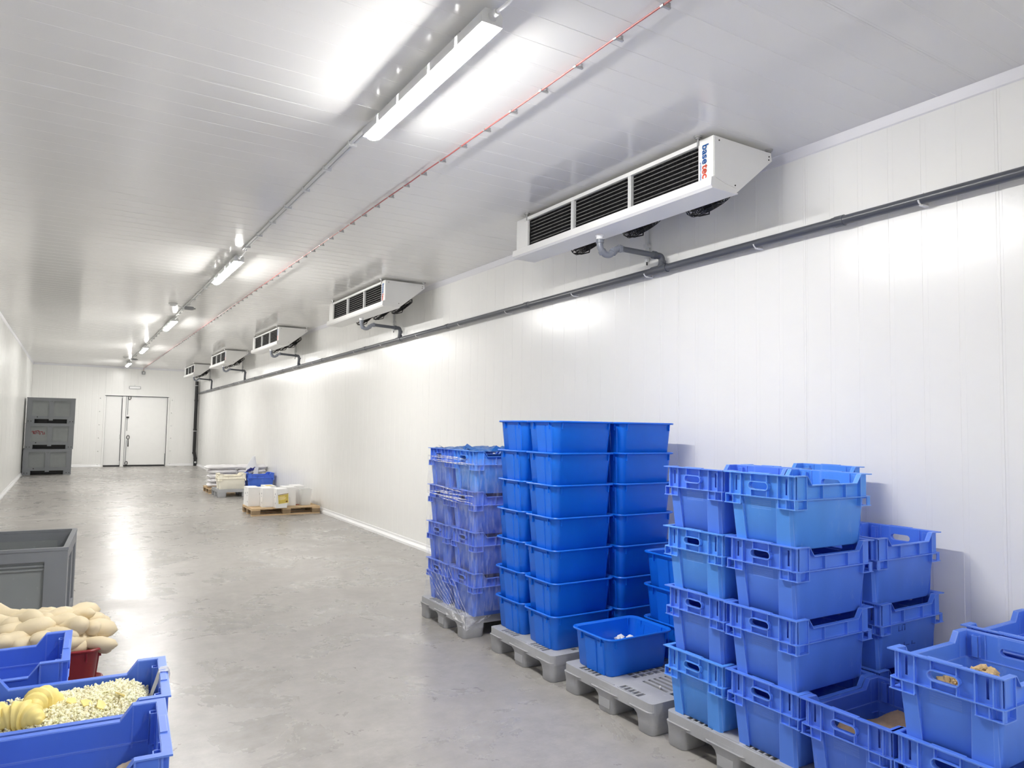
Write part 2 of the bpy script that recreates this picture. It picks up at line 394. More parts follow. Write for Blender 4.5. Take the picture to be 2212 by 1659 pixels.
bm = NB(); tube(bm, [(1.745, YE-.03, .96), (1.75, YE-.06, .82), (1.75, YE-.06, .7)], [.012, .016, .02], 8); obj('door_handle', bm, M['black'], door)
bm = NB(); box(bm, 1.66, 1.745, YE-.02, YE+.02, 1.70, 1.755); obj('rod_guide', bm, M['black'], door, smooth=False)
bm = NB(); box(bm, 1.48, 1.52, YE-.012, YE+.02, .95, 1.12); obj('lock_case', bm, M['steel'], door, smooth=False)
bm = NB(); box(bm, DX1-.07, DX1-.035, YE-.01, YE+.03, .02, .45); obj('door_sweep', bm, M['boxgrey'], door, smooth=False)
bm0 = NB(); disc(bm0, (0, 0, 0), (0, -1, 0), .022, .02, 12, .014); boltm = mesh('bolt_cap', bm0, mat('bolt_cap_grey', (.66, .66, .66, 1), .4))
for k in range(6):
    for x in (DX0-.13, DX1+.11): ob('bolt_cap', boltm, we, (x, YE, .08+.46*k))

# ------------------------------------------------------------------ ceiling lamps, conduit
def make_lamp():
    t = thing('ceiling_lamp', 'x', 'ceiling lamp')
    bm = NB()   # local: Y 0..1.5, z 0 = ceiling
    prof = [(-.053, -.099), (-.053, -.05), (-.036, -.03), (.036, -.03), (.053, -.05), (.053, -.099)]
    loft(bm, [[Vector((x, y, z)) for x, z in prof] for y in (0, 1.5)]); obj('housing', bm, M['lamp_house'], t, ang=30)
    bm = NB()
    def U(s, y): return [Vector((-.042*s, y, -.07)), Vector((-.0465*s, y, -.087))]+[Vector((.0465*s*math.cos(a), y, -.09-.034*s*math.sin(a))) for a in [PI-PI*i/8 for i in range(9)]]+[Vector((.0465*s, y, -.087)), Vector((.042*s, y, -.07))]
    loft(bm, [U(.45, .006), U(.75, .014), U(.92, .03), U(1, .06), U(1, 1.44), U(.92, 1.47), U(.75, 1.486), U(.45, 1.494)]); obj('diffuser', bm, M['clear'], t)
    for y in (.25, .55, .95, 1.25):
        for s in (-1, 1):
            bm = NB(); box(bm, s*.049-.004, s*.049+.004, y-.012, y+.012, -.096, -.05); obj('clip', bm, M['lamp_house'], t, smooth=False)
    for y in (.3, 1.2):
        bm = NB(); box(bm, -.02, .02, y-.02, y+.02, -.032, 0); obj('bracket', bm, M['steel'], t, smooth=False)
    bm = NB(); tube(bm, [(.0, 0, -.06), (.0, -.015, -.06), (.0, -.016, -.06), (.0, -.045, -.06)], [.022, .022, .017, .015], 12); obj('cable_gland', bm, M['lamp_house'], t)
    bm = NB(); tube(bm, [(.0, -.045, -.06), (.01, -.12, -.055), (.02, -.19, -.03), (.02, -.26, -.02)], .008, 8); obj('cable', bm, M['pvc'], t)
    return t
LY = [2.65, 8.22, 13.92, 19.6, 25.3]
names = ['bright tubular ceiling lamp nearest the camera, above the blue crates', 'second ceiling lamp along the ceiling row, past the grey conduit', 'third lamp of the ceiling row, beyond the first round sensor', 'fourth lamp of the ceiling row, before the second round sensor', 'last lamp of the ceiling row, close to the end wall']
l0 = make_lamp(); l0.location = (1.5, LY[0], ZC); l0['label'] = names[0]; l0['group'] = 'row of ceiling lamps'
for y, nme in zip(LY[1:], names[1:]): dup(l0, (1.5, y, ZC), 0, nme)
dup(l0, (1.5, -3.0, ZC), 0, 'ceiling lamp of the same row behind the viewpoint')
seg = [(-1.5, 2.4, 'short grey conduit run leading up to the nearest ceiling lamp'), (4.2, 7.97, 'grey conduit with clips between the nearest and second ceiling lamps'), (9.75, 13.68, 'grey conduit passing the first junction box on the ceiling'), (15.45, 19.35, 'grey conduit between the third and fourth ceiling lamps'), (21.13, 25.05, 'grey conduit passing the second junction box near the end wall')]
bm0 = NB(); box(bm0, -.028, .03, -.012, .012, -.034, 0); clipm = mesh('clip', bm0, M['conduit'], smooth=False)
for a, b, lab in seg:
    t = thing('conduit', lab, 'conduit', (1.5, a, ZC), 0, 'conduit runs along the ceiling')
    bm = NB(); tube(bm, [(-.012, 0, -.016), (-.012, b-a, -.016)], .0115, 10); obj('pipe', bm, M['conduit'], t)
    bm = NB(); tube(bm, [(.014, 0, -.012), (.014, b-a, -.012)], .009, 8); obj('cable', bm, M['lamp_house'], t)
    y = .3
    while y < b-a: ob('clip', clipm, t, (0, y, 0)); y += .55
for y, l1, l2 in ((12.42, 'grey junction box on the ceiling conduit between second and third lamps', 'round white ceiling sensor between the second and third lamps'), (24.05, 'grey junction box on the ceiling conduit just before the last lamp', 'round ceiling sensor just before the last lamp')):
    t = thing('junction_box', l1, 'junction box', (1.53, y, ZC-.034))
    bm = NB(); box(bm, -.06, .07, -.045, .045, -.05, 0); bmesh.ops.bevel(bm, geom=list(bm.edges), offset=.006, segments=2, affect='EDGES'); obj('box', bm, M['boxgrey'], t)
    bm = NB(); tube(bm, [(-.06, 0, -.025), (-.12, 0, -.015), (-.16, 0, .0)], .006, 8); obj('cable', bm, M['conduit'], t)
    bm = NB(); disc(bm, (.07, 0, -.025), (1, 0, 0), .012, .03, 10); obj('cable_gland', bm, M['boxgrey'], t)
    t = thing('ceiling_sensor', l2, 'sensor', (1.3, y, ZC))
    bm = NB(); disc(bm, (0, 0, 0), (0, 0, -1), .065, .02, 20); obj('base', bm, M['lamp_house'], t)
    bm = NB(); disc(bm, (0, 0, -.02), (0, 0, -1), .055, .03, 20, .03); obj('dome', bm, M['lamp_house'], t)

# red sensing cable with clips
t = thing('red_cable', 'thin red cable clipped along the whole ceiling beside the lamps', 'cable', (2.11, 0, ZC))
pts = []; y = -2.0
while y < 28.45:
    pts.append((random.uniform(-.003, .003)+.0008*y, y, -.02)); y += .3155
pts += [(.025, YE-.03, -.02), (.025, YE-.02, -.1), (.025, YE-.02, -.13)]
bm = NB(); tube(bm, pts, .0048, 8); obj('wire', bm, M['redwire'], t)
bm0 = NB(); tube(bm0, [(0, -.009, -.02), (0, .009, -.02)], .008, 8); box(bm0, .004, .045, -.006, .006, -.024, -.016); box(bm0, .026, .04, -.009, .009, -.016, 0)
clipm = mesh('cable_clip', bm0, M['steel'])
y = 1.6
while y < 28.3: ob('cable_clip', clipm, t, (.0008*y, y, 0)); y += .3155
t = thing('sensor_box', 'small grey box at the end of the red cable above the door', 'sensor box', (2.135, YE, 3.32))
bm = NB(); box(bm, -.055, .055, -.06, 0, -.055, .055); bmesh.ops.bevel(bm, geom=list(bm.edges), offset=.008, segments=2, affect='EDGES'); obj('box', bm, M['boxgrey'], t)
bm = NB(); disc(bm, (0, -.06, 0), (0, -1, 0), .03, .012, 16); obj('lens', bm, M['lamp_house'], t)
t = thing('emergency_light', 'small white emergency light box on the wall above the door', 'emergency light', (1.885, YE, 2.785))
bm = NB(); box(bm, -.185, .185, -.05, 0, -.05, .05); bmesh.ops.bevel(bm, geom=list(bm.edges), offset=.012, segments=3, affect='EDGES'); obj('body', bm, M['boxgrey'], t)
bm = NB(); box(bm, -.17, .17, -.062, -.045, -.042, .038); bmesh.ops.bevel(bm, geom=list(bm.edges), offset=.005, segments=2, affect='EDGES'); obj('diffuser', bm, M['pvc'], t)
bm = NB(); tube(bm, [(0, -.015, .05), (0, -.015, .11)], .008, 8); obj('cable_stub', bm, M['conduit'], t)

# ------------------------------------------------------------------ air coolers
def text_mesh(body, size_h, color, bold=0.012):
    cu = bpy.data.curves.new('t', 'FONT'); cu.body = body; cu.offset = bold; cu.extrude = .004; cu.size = 1
    o = bpy.data.objects.new('t', cu); C.objects.link(o); bpy.context.view_layer.update()
    me = bpy.data.meshes.new_from_object(o.evaluated_get(bpy.context.evaluated_depsgraph_get()))
    bpy.data.objects.remove(o); me.materials.clear(); me.materials.append(color)
    return me
def width(me): xs = [v.co.x for v in me.vertices]; return min(xs), max(xs)
COOL_LEN = 2.3
def make_cooler():
    t = thing('air_cooler', 'x', 'air cooler')
    Ln = COOL_LEN   # local: X 0 = front face, Y 0 = near end, Z 0 = top of casing
    # end panels
    def endplate(y, d):
        bm = NB()
        plate(bm, [(0, 0), (.54, 0), (.55, -.05), (.2, -.335), (.02, -.335), (0, -.285)], [], .03*d, lambda u, v, ww: (u, y+ww, v))
        p = obj('end_panel', bm, M['casing'], t, smooth=False)
        bm = NB()
        plate(bm, [(.006, -.004), (.532, -.004), (.538, -.045), (.2, -.30), (.11, -.29), (.006, -.262)], [], -.004*d, lambda u, v, ww: (u, y+ww, v))
        q = obj('cover_plate', bm, M['casing'], p, smooth=False)
        for u, v in ((.045, -.025), (.515, -.03), (.512, -.052), (.19, -.285)):
            bm = NB(); disc(bm, (u, y-.004*d, v), (0, -d, 0), .005, .003, 8); obj('screw', bm, M['black'], p)
    endplate(0, 1); endplate(Ln, -1)
    bm = NB()   # top sheet, back slope, front head rail
    box(bm, 0, .54, .03, Ln-.03, -.012, 0)
    hexa(bm, [(.55, .03, -.05), (.55, Ln-.03, -.05), (.545, Ln-.03, -.045), (.545, .03, -.045)], [(.2, .03, -.335), (.2, Ln-.03, -.335), (.2, Ln-.03, -.325), (.2, .03, -.325)])
    box(bm, .535, .55, .03, Ln-.03, -.05, -.0)
    obj('casing', bm, M['casing'], t, smooth=False)
    bm = NB(); box(bm, -.004, .02, .125, Ln-.125, -.03, -.004); obj('head_rail', bm, M['casing'], t, smooth=False)
    for a, b in ((.03, .125), (Ln-.18, Ln-.03)):
        bm = NB(); box(bm, 0, .02, a, b, -.285, -.0); obj('front_panel', bm, M['casing'], t, smooth=False)
    # drip tray
    bm = NB(); prof = [(-.004, -.262), (-.03, -.272), (-.036, -.325), (-.02, -.34), (.2, -.343), (.21, -.335), (.03, -.325), (.02, -.285)]
    loft(bm, [[Vector((x, y, z)) for x, z in prof] for y in (-.012, Ln+.012)]); tr = obj('drip_tray', bm, M['casing'], t, smooth=False)
    # coil
    bm = NB(); box(bm, .035, .1, .125, Ln-.18, -.285, -.03); obj('coil', bm, M['coil'], t, smooth=False)
    for k in range(8):
        z = -.05-k*.0295
        bm = NB(); tube(bm, [(.03, .125, z), (.03, Ln-.18, z)], .0042, 8); obj('coil_tube', bm, M['tube'], t)
    # fin packs (fine upright ribs) between the posts, one joined piece
    bm = NB(); y = .13
    while y < Ln-.19:
        box(bm, .027, .04, y, y+.0012, -.284, -.032); y += .011
    o = obj('coil_fins', bm, M['coil'], t, smooth=False); o['kind'] = 'stuff'
    for y in (.79, 1.475):
        bm = NB(); box(bm, .004, .03, y-.016, y+.016, -.285, -.02); box(bm, .0, .006, y-.004, y+.012, -.283, -.022); obj('coil_post', bm, M['conduit'], t, smooth=False)
    # hangers
    for x, y in ((.012, .125), (.012, Ln-.17), (.56, .02), (.56, Ln-.02)):
        bm = NB(); tube(bm, [(x-.016, y, .031), (x-.016, y, .022), (x-.016, y, .021), (x-.016, y, .012), (x-.016, y, .011), (x-.016, y, -.03)], [.026, .026, .016, .016, .007, .007], 12); obj('hanger_bolt', bm, M['steel'], t)
    # fans on the sloping underside
    n = Vector((.627, 0, -.779)); s = Vector((.779, 0, .627)); e = Vector((0, 1, 0)); cmid = Vector((.375, 0, -.195))
    fb = NB()
    def circ(bm, off, r, rr, nn=20):
        tube(bm, [off+(s*math.cos(2*PI*i/nn)+e*math.sin(2*PI*i/nn))*r for i in range(nn+1)], rr, 5, False)
    for k, r in enumerate((.15, .125, .1, .075, .05)): circ(fb, n*.085, r, .0028)
    for off, r in ((.01, .165), (.035, .165), (.06, .162)): circ(fb, n*off, r, .0032)
    for i in range(16):
        d = s*math.cos(2*PI*i/16)+e*math.sin(2*PI*i/16)
        tube(fb, [d*.165, d*.165+n*.06, d*.15+n*.085, d*.05+n*.085], .003, 5)
    guard = mesh('fan_guard', fb, M['black'])
    mb = NB(); tube(mb, [n*.02, n*.09, n*.105], [.05, .05, .035], 16); motor = mesh('fan_motor', mb, M['black'])
    bb = NB()
    for i in range(5):
        a = 2*PI*i/5; d = s*math.cos(a)+e*math.sin(a); q = s*-math.sin(a)+e*math.cos(a)
        hexa(bb, [d*.045-q*.02+n*.03, d*.045+q*.02+n*.055, d*.045+q*.02+n*.058, d*.045-q*.02+n*.033], [d*.14-q*.05+n*.025, d*.14+q*.045+n*.05, d*.14+q*.045+n*.053, d*.14-q*.05+n*.028])
    blade = mesh('fan_blades', bb, M['black'])
    kb = NB(); tube(kb, [n*.1+e*.02, n*.125-s*.05, n*.1-s*.11+e*.03, n*.06-s*.16+e*.05], .006, 6); cab = mesh('fan_cable', kb, M['black'])
    for y in (.42, 1.1, 1.78):
        g = ob('fan_guard', guard, t, cmid+Vector((0, y, 0)))
        ob('fan_motor', motor, g); ob('fan_blades', blade, g); ob('fan_cable', cab, g)
    # lettering, reading downwards on the near front panel
    mA, mB, mC = text_mesh('base', 1, M['logoblue'], .02), text_mesh('tec', 1, M['logored'], .02), text_mesh('products + solutions', 1, M['logoblue'], .01)
    wa, wb = width(mA), width(mB); tot = (wa[1]-wa[0])+(wb[1]-wb[0])+.06
    sx = .215/tot
    def put(me, u0, v0, sx_, sy_):
        for v in me.vertices:
            u = u0+v.co.x*sx_; vv = v0+v.co.y*sy_
            v.co = Vector((-.0022-abs(v.co.z)*.1, .089-vv, -.04-u))
        me.update()
    put(mA, -wa[0]*sx, .0, sx, .072); put(mB, (wa[1]-wa[0]+.06-wb[0])*sx, .0, sx, .072)
    wc = width(mC); put(mC, .105-wc[0]*.11/(wc[1]-wc[0]), -.021, .12/(wc[1]-wc[0]), .02)
    for me, lb in ((mA, 'blue lettering'), (mB, 'orange lettering'), (mC, 'small blue lettering')):
        o = ob('lettering', me, t); o['label'] = lb
    return t
CY_ = [3.05, 8.5, 13.95, 19.45, 24.95]
PZ = lambda y: 2.965-.0108*y
clab = ['nearest white ceiling air cooler with dark coil and blue orange lettering', 'second white air cooler along the right wall, above the long bare wall', 'third white air cooler from the nearest, halfway down the room', 'fourth white air cooler, second before the end wall', 'farthest white air cooler, in the corner over the black downpipe']
c0 = make_cooler(); c0.location = (3.32, CY_[0], ZC-.032); c0['label'] = clab[0]; c0['group'] = 'air coolers along the right wall'
for y, lab in zip(CY_[1:], clab[1:]): dup(c0, (3.32, y, ZC-.032), 0, lab)

# drain branches and wall conduits
PX = 3.955
def arc_pts(pts, n=4, rad=.06):
    pts = [Vector(p) for p in pts]; out = [pts[0]]
    for a, b, c in zip(pts, pts[1:], pts[2:]):
        d1 = (a-b); d2 = (c-b); l = min(rad, d1.length*.45, d2.length*.45)
        p, q = b+d1.normalized()*l, b+d2.normalized()*l
        for i in range(n+1):
            tt = i/n; out.append(p*(1-tt)**2+b*2*tt*(1-tt)+q*tt*tt)
    return out+[pts[-1]]
dl = ['grey branch drain pipe with bend under the nearest air cooler', 'branch drain pipe hanging under the second air cooler', 'branch drain pipe hanging under the third air cooler', 'branch drain pipe hanging under the fourth air cooler', 'branch drain pipe under the farthest air cooler, beside the downpipe']
for k, y0 in enumerate(CY_):
    yt = y0+1.12-.12*k; yo = yt+.115
    t = thing('branch_drain', dl[k], 'drain pipe', (0, 0, 0), 0, 'branch drains under the coolers')
    zt = PZ(yt)
    bm = NB(); tube(bm, [(3.415, yo, 3.14), (3.415, yo, 3.12), (3.415, yo, 3.118), (3.415, yo, 3.1)], [.034, .034, .028, .028], 16); obj('outlet_nut', bm, M['pvc'], t)
    bm = NB(); tube(bm, arc_pts([(3.415, yo, 3.11), (3.418, yo, 3.03), (3.455, yo-.01, 2.985), (3.50, yo-.02, 2.985), (3.56, yo-.03, 3.045), (3.62, yo-.04, 3.045)], 5, .04), .025, 14); o = obj('trap', bm, M['pipe2'], t); o['label'] = 'lighter grey trap bend'
    for p, d in (((3.416, yo, 3.085), (0, 0, -1)), ((3.437, yo-.005, 3.005), (.6, 0, -.7)), ((3.53, yo-.025, 3.015), (.6, -.1, .65)), ((3.585, yo-.035, 3.046), (1, -.1, 0))):
        bm = NB(); disc(bm, Vector(p)-Vector(d).normalized()*.013, d, .031, .026, 16); obj('collar', bm, M['pipe2'], t)
    bm = NB(); tube(bm, [(3.6, yo-.04, 3.045), (3.93, yt, 3.02)], .022, 14); obj('sloping_pipe', bm, M['pipe'], t)
    bm = NB(); tube(bm, arc_pts([(3.88, yt+.015, 3.025), (3.945, yt, 3.02), (3.958, yt, 2.97), (PX-.005, yt+.02, zt+.0)], 5, .04), .027, 14); obj('elbow', bm, M['pipe'], t)
    bm = NB(); disc(bm, (3.87, yt+.017, 3.026), (1, -.15, -.05), .031, .03, 16); obj('collar', bm, M['pipe'], t)
    bm = NB(); disc(bm, (3.962, yt+.003, 2.985), (-.05, 0, -1), .031, .03, 16); obj('collar', bm, M['pipe'], t)
    t = thing('wall_conduit', ['grey upright conduit on the wall behind the nearest air cooler', 'thin upright conduit on the wall behind the second air cooler', 'thin upright conduit on the wall behind the third air cooler', 'thin upright conduit on the wall behind the fourth air cooler', 'thin upright conduit on the wall behind the farthest air cooler'][k], 'conduit', (XR-.025, y0+1.34, 0), 0, 'upright conduits behind the coolers')
    bm = NB(); tube(bm, [(0, 0, 3.43), (0, 0, 3.06)], .017, 12); obj('pipe', bm, M['conduit'], t)
    bm = NB(); tube(bm, [(0, 0, 3.07), (0, 0, 3.045), (0, 0, 3.044), (0, 0, 3.02)], [.023, .023, .02, .014], 12); obj('end_fitting', bm, M['conduit'], t)
    bm = NB(); tube(bm, [(0, 0, 3.02), (0, 0, 2.995)], .006, 8); obj('cable_end', bm, M['black'], t)
    bm = NB(); box(bm, -.02, .025, -.022, .022, 3.14, 3.17); obj('bracket', bm, M['conduit'], t, smooth=False)
# main collector
t = thing('collector_pipe', 'long dark grey drain pipe running along the whole right wall', 'drain pipe')
bm = NB(); tube(bm, [(PX, -1.5, PZ(-1.5)), (PX, YE-.16, PZ(YE-.16))], .0285, 16); obj('pipe', bm, M['pipe'], t)
cm = NB(); tube(cm, [(0, -.045, 0), (0, -.03, 0), (0, -.0299, 0), (0, .03, 0), (0, .0301, 0), (0, .05, 0)], [.0285, .031, .034, .034, .031, .031], 16); cm = mesh('coupling', cm, M['pipe'])
for y in (2.62, 6.15, 7.98, 10.9, 13.2, 16.1, 18.9, 21.7, 24.2, 26.4): ob('coupling', cm, t, (PX, y, PZ(y)))
hb = NB()
tube(hb, [(.03*math.cos(a), 0, .03*math.sin(a)) for a in [math.radians(195+85*i/8) for i in range(9)]], .005, 6)
box(hb, .0, XR-PX-.006, -.012, .012, -.035, -.029); box(hb, .0, XR-PX-.006, -.012, .012, .029, .035)
box(hb, XR-PX-.012, XR-PX-.006, -.012, .012, -.036, .036)
hb = mesh('pipe_clip', hb, M['pvc'])
y = 2.13
for y in (.6, 2.13, 3.25, 4.35, 5.35, 6.55, 7.65, 8.9, 10.2, 11.4, 12.6, 13.8, 15.2, 16.6, 18, 19.4, 20.9, 22.4, 23.8, 25.2, 26.8): ob('pipe_clip', hb, t, (PX, y, PZ(y)))
tm = NB(); tube(tm, [(0, -.06, 0), (0, .11, 0)], .034, 16); tube(tm, [(0, .02, 0), (0, -.01, .06)], .03, 14); tm = mesh('tee_fitting', tm, M['pipe'])
for k, y0 in enumerate(CY_):
    yt = y0+1.12-.12*k; ob('tee_fitting', tm, t, (PX, yt, PZ(yt)))
t = thing('downpipe', 'black vertical downpipe in the far right corner of the room', 'downpipe', (3.9, YE-.1, 0))
bm = NB(); tube(bm, arc_pts([(0, 0, 3.1), (0, 0, .5), (.03, 0, .36), (.045, 0, .28), (.045, 0, 0)], 3, .05), .055, 16); obj('pipe', bm, M['blackpipe'], t)
for z in (2.42, 1.35, .5, .3): 
    bm = NB(); disc(bm, (0.045 if z < .4 else 0, 0, z), (0, 0, -1), .063, .06, 16); obj('collar', bm, M['blackpipe'], t)
for z in (2.95, 1.28):
    bm = NB(); disc(bm, (0, 0, z), (0, 0, -1), .059, .02, 16); box(bm, .0, .115, -.01, .01, z-.02, z); obj('pipe_clip', bm, M['lamp_house'], t)
bm = NB(); disc(bm, (.045, -.05, .13), (0, -1, 0), .035, .02, 14); obj('cleanout_cap', bm, M['lamp_house'], t)
bm = NB(); box(bm, -.03, .0, -.03, .03, 2.6, 2.72); obj('inlet', bm, M['blackpipe'], t)

# ------------------------------------------------------------------ crates
CL, CW, CH = .57, .41, .335
def make_crate():
    t = thing('crate', 'x', 'crate')
    hl, hw, h, zs = CL/2, CW/2, CH, .225
    bm = NB()
    R = lambda dx, dy, r, z: [Vector((x, y, z)) for x, y in rrect(hl-dx, hw-dy, r, 3)]
    loft(bm, [R(.052, .047, .018, 0), R(.046, .041, .022, .006), R(.026, .021, .022, zs)], True, False)
    loft(bm, [R(.05, .045, .02, .008), R(.03, .025, .02, zs)], True, False)
    R2 = [bm.verts.new(p) for p in R(.026, .021, .022, zs)]; R3 = [bm.verts.new(p) for p in R(.03, .025, .02, zs)]
    for i in range(len(R2)):
        j = (i+1) % len(R2); bm.faces.new((R2[i], R2[j], R3[j], R3[i]))
    for s in (-1, 1):   # pilasters on the ends
        for y0, y1 in ((-.165, -.085), (.1, .168)):
            y0_, y1_ = (y0, y1) if s < 0 else (-y1, -y0)
            hexa(bm, [(s*(hl-.05), y0_, 0), (s*(hl-.05), y1_*.94, 0), (s*(hl-.037), y1_*.9, 0), (s*(hl-.037), y0_*.92, 0)], [(s*(hl-.028), y0_, zs), (s*(hl-.028), y1_, zs), (s*(hl-.013), y1_-.006, zs), (s*(hl-.013), y0_+.006, zs)])
        for k in range(5):   # fine grip ribs
            z = .17+.009*k; xx = hl-.052+(.026)*z/zs
            box(bm, s*(xx)-.0015, s*(xx)+.0015, -.05, .06, z, z+.003)
    obj('body', bm, M['crate'], t)
    # rim band with raised corners, flange, ledge and ribs
    bm = NB()
    zd = h-.042; prof = [(-(hl-.02), zs-.008), (hl-.02, zs-.008), (hl-.0205, h-.002), (hl-.088, h-.002), (hl-.118, zd-.002), (-(hl-.118), zd-.002), (-(hl-.088), h-.002), (-(hl-.0205), h-.002)]
    for s in (-1, 1):
        plate(bm, prof, [], .004, lambda u, v, ww: (u, s*(hw-.02+ww-.004), v))
        path = [(-(hl-.024), h), (-(hl-.086), h), (-(hl-.118), zd), (hl-.118, zd), (hl-.086, h), (hl-.024, h)]
        for (xa, za), (xb, zb) in zip(path, path[1:]):
            ya, yb = s*(hw-.022), s*hw
            hexa(bm, [(xa, ya, za-.004), (xb, ya, zb-.004), (xb, yb, zb-.004), (xa, yb, za-.004)], [(xa, ya, za), (xb, ya, zb), (xb, yb, zb), (xa, yb, za)])
        for x in (-.085, .085):
            box(bm, x-.0018, x+.0018, min(s*(hw-.02), s*(hw-.003)), max(s*(hw-.02), s*(hw-.003)), zs+.001, zd-.003)
    sl = [rect(-.146, -.136, .245, .318), rect(.138, .148, .245, .318)]
    for s in (-1, 1):
        plate(bm, [(-(hw-.018), zs-.008), (hw-.018, zs-.008), (hw-.018, h-.0025), (-(hw-.018), h-.0025)], [stadium(0, .277, .037, .0165)]+sl, .004, lambda u, v, ww: (s*(hl-.022+ww-.004), u*(-s), v))
        x0, x1 = sorted((s*(hl-.044), s*(hl-.041)))
        for y in (-.141*s*-1, .143*s*-1): box(bm, x0, x1, y-.014, y+.014, .235, .322)
        x0, x1 = sorted((s*(hl-.044), s*(hl-.024)))
        for y in (-.141*s*-1, .143*s*-1):
            for q in (-.014, .011): box(bm, x0, x1, y+q, y+q+.003, .235, .322)
        x0, x1 = sorted((s*(hl-.024), s*hl))
        box(bm, x0, x1, -hw, hw, h-.005, h)
        x0, x1 = sorted((s*(hl-.024), s*(hl-.006)))
        box(bm, x0, x1, -.06, .06, h, h+.003)
        for y in (-.165, -.105, .105, .165):
            box(bm, x0, x1, y-.0018, y+.0018, zs+.001, h-.004)
        for y in (-.045, .045):
            box(bm, x0, x1, y-.0018, y+.0018, .296, h-.004); box(bm, x0, x1, y-.0018, y+.0018, zs+.001, .258)
    o_, i_ = [(x, y) for x, y in rrect(hl-.004, hw-.003, .012, 3)], [(x, y) for x, y in rrect(hl-.032, hw-.027, .014, 3)]
    plate(bm, o_, [i_], .004, lambda u, v, ww: (u, v, zs+ww))
    obj('rim', bm, M['crate'], t, smooth=False)
    bm = NB()
    plate(bm, stadium(0, .277, .037, .0205), [stadium(0, .277, .037, .0165)], .02, lambda u, v, ww: (-(hl-.02)-ww+.001, u, v))
    hm = mesh('handle', bm, M['crate'])
    ob('handle', hm, t); ob('handle', hm, t, None, PI)
    for mir in (1, -1):
        bm = NB(); zc = .183
        for a in ((hl-.085, hl-.0381, hw-.034, hw-.003), (hl-.038, hl-.004, hw-.1, hw-.003)): 
            y0, y1 = sorted((mir*a[2], mir*a[3])); box(bm, a[0], a[1], y0, y1, zc, zc+.0035)
        y0, y1 = sorted((mir*(hw-.026), mir*(hw-.003))); box(bm, hl-.087, hl-.083, y0, y1, zc+.001, h-.005)
        y0, y1 = sorted((mir*(hw-.1), mir*(hw-.097))); box(bm, hl-.03, hl-.0065, y0, y1, zc+.001, h-.005)
        y0, y1 = sorted((mir*(hw-.012), mir*(hw-.008))); box(bm, hl-.03, hl-.0055, y0, y1, zc+.001, zs+.002)
        y0, y1 = sorted((mir*(hw-.055), mir*(hw-.052))); box(bm, hl-.03, hl-.0055, y0, y1, zc+.001, zs+.002)
        y0, y1 = sorted((mir*(hw-.083), mir*(hw-.022))); box(bm, hl-.083, hl-.03, mir*(hw-.016) if mir > 0 else mir*(hw-.012), mir*(hw-.012) if mir > 0 else mir*(hw-.016), zs+.002, h-.005)
        bk = mesh('corner_bracket', bm, M['crate'], smooth=False)
        ob('corner_bracket', bk, t); ob('corner_bracket', bk, t, None, PI)
    return t
crate0 = make_crate(); first_crate = [True]
J = lambda a: random.uniform(-a, a)
def put_crate(x0, y0, z, label, group=None, rz=0, mt='crate', cx=None, cyy=None, scale=None):
    """x0,y0 = aisle-side near corner (min X, min Y); or centre cx,cyy"""
    x = cx if cx is not None else x0+CL/2; y = cyy if cyy is not None else y0+CW/2
    loc = (x+J(.003), y+J(.003), z); rz += J(.006)
    sw = {M['crate']: M[mt]} if mt != 'crate' else None
    if first_crate[0] and not sw:
        first_crate[0] = False; crate0.location = loc; crate0.rotation_euler = (0, 0, rz); crate0['label'] = label
        if group: crate0['group'] = group
        return crate0
    c = dup(crate0, loc, rz, label, group, sw, scale)
    if not group and 'group' in c: del c['group']
    return c
PT = .17; CP = .315
lev = ['bottom', 'third from top', 'second from top', 'topmost']
g = 'blue crates stacked on the pallet by the right wall'
for k in range(4):
    put_crate(2.73+(0, .008, -.004, .0)[k], 2.447, PT+CP*k, f'blue crate, {lev[k]} of the front stack of four beside the loose tub', g, mt=('crate2', 'crate', 'crate2', 'crate')[k])
    put_crate(2.725+(.012, .0, .012, .0)[k], 2.03, PT+CP*k, f'blue crate, {lev[k]} of the front corner stack next to the brown meal', g, mt=('crate', 'crate', 'crate', 'crate2')[k])
    put_crate(3.335, 2.447+J(.01), PT+CP*k, f'blue crate, {lev[k]} of the wall-side stack behind the four-high front stack', g, mt='crate2' if k == 3 else 'crate')
for k in range(3):
    put_crate(3.335+(0, .02, .0)[k], 2.03, PT+CP*k, ('blue crate at the bottom of the three-high wall stack', 'blue crate with faint writing marks, middle of the three-high wall stack', 'open blue crate on top of the three-high wall stack')[k], g)
marked = [o for o in bpy.data.objects if 'faint writing' in str(o.get('label', ''))][0]
for q, (u, z_, du, dz) in enumerate(((-.1, .195, .003, .03), (-.09, .182, .02, .003), (-.07, .195, .003, .03), (-.055, .209, .022, .003), (-.046, .195, .003, .03), (-.09, .105, .004, .022), (-.07, .1, .018, .003), (-.04, .11, .004, .018), (-.01, .102, .03, .003), (.03, .108, .004, .02), (.05, .1, .02, .003))):
    bm = NB(); yy = -(CW/2-.041+.02*z_/.225); box(bm, u-du/2, u+du/2, yy-.0012, yy+.002, z_-dz/2, z_+dz/2); obj('ink_mark', bm, M['inkblue'], marked, smooth=False)
put_crate(2.73, 1.615, PT, 'open blue crate holding brown meal, standing alone before the corner stack', g, mt='crate3')
put_crate(2.735, 1.21, PT, 'blue crate under the open crate with tan lumps', g)
put_crate(2.73, 1.215, PT+CP, 'open blue crate with tan lumps, nearest on top of another crate', g)
put_crate(3.345, 1.24, PT, 'blue crate by the wall under the open one behind the tan lumps', g)
put_crate(3.34, 1.25, PT+CP, 'open blue crate by the wall behind the crate with tan lumps', g)
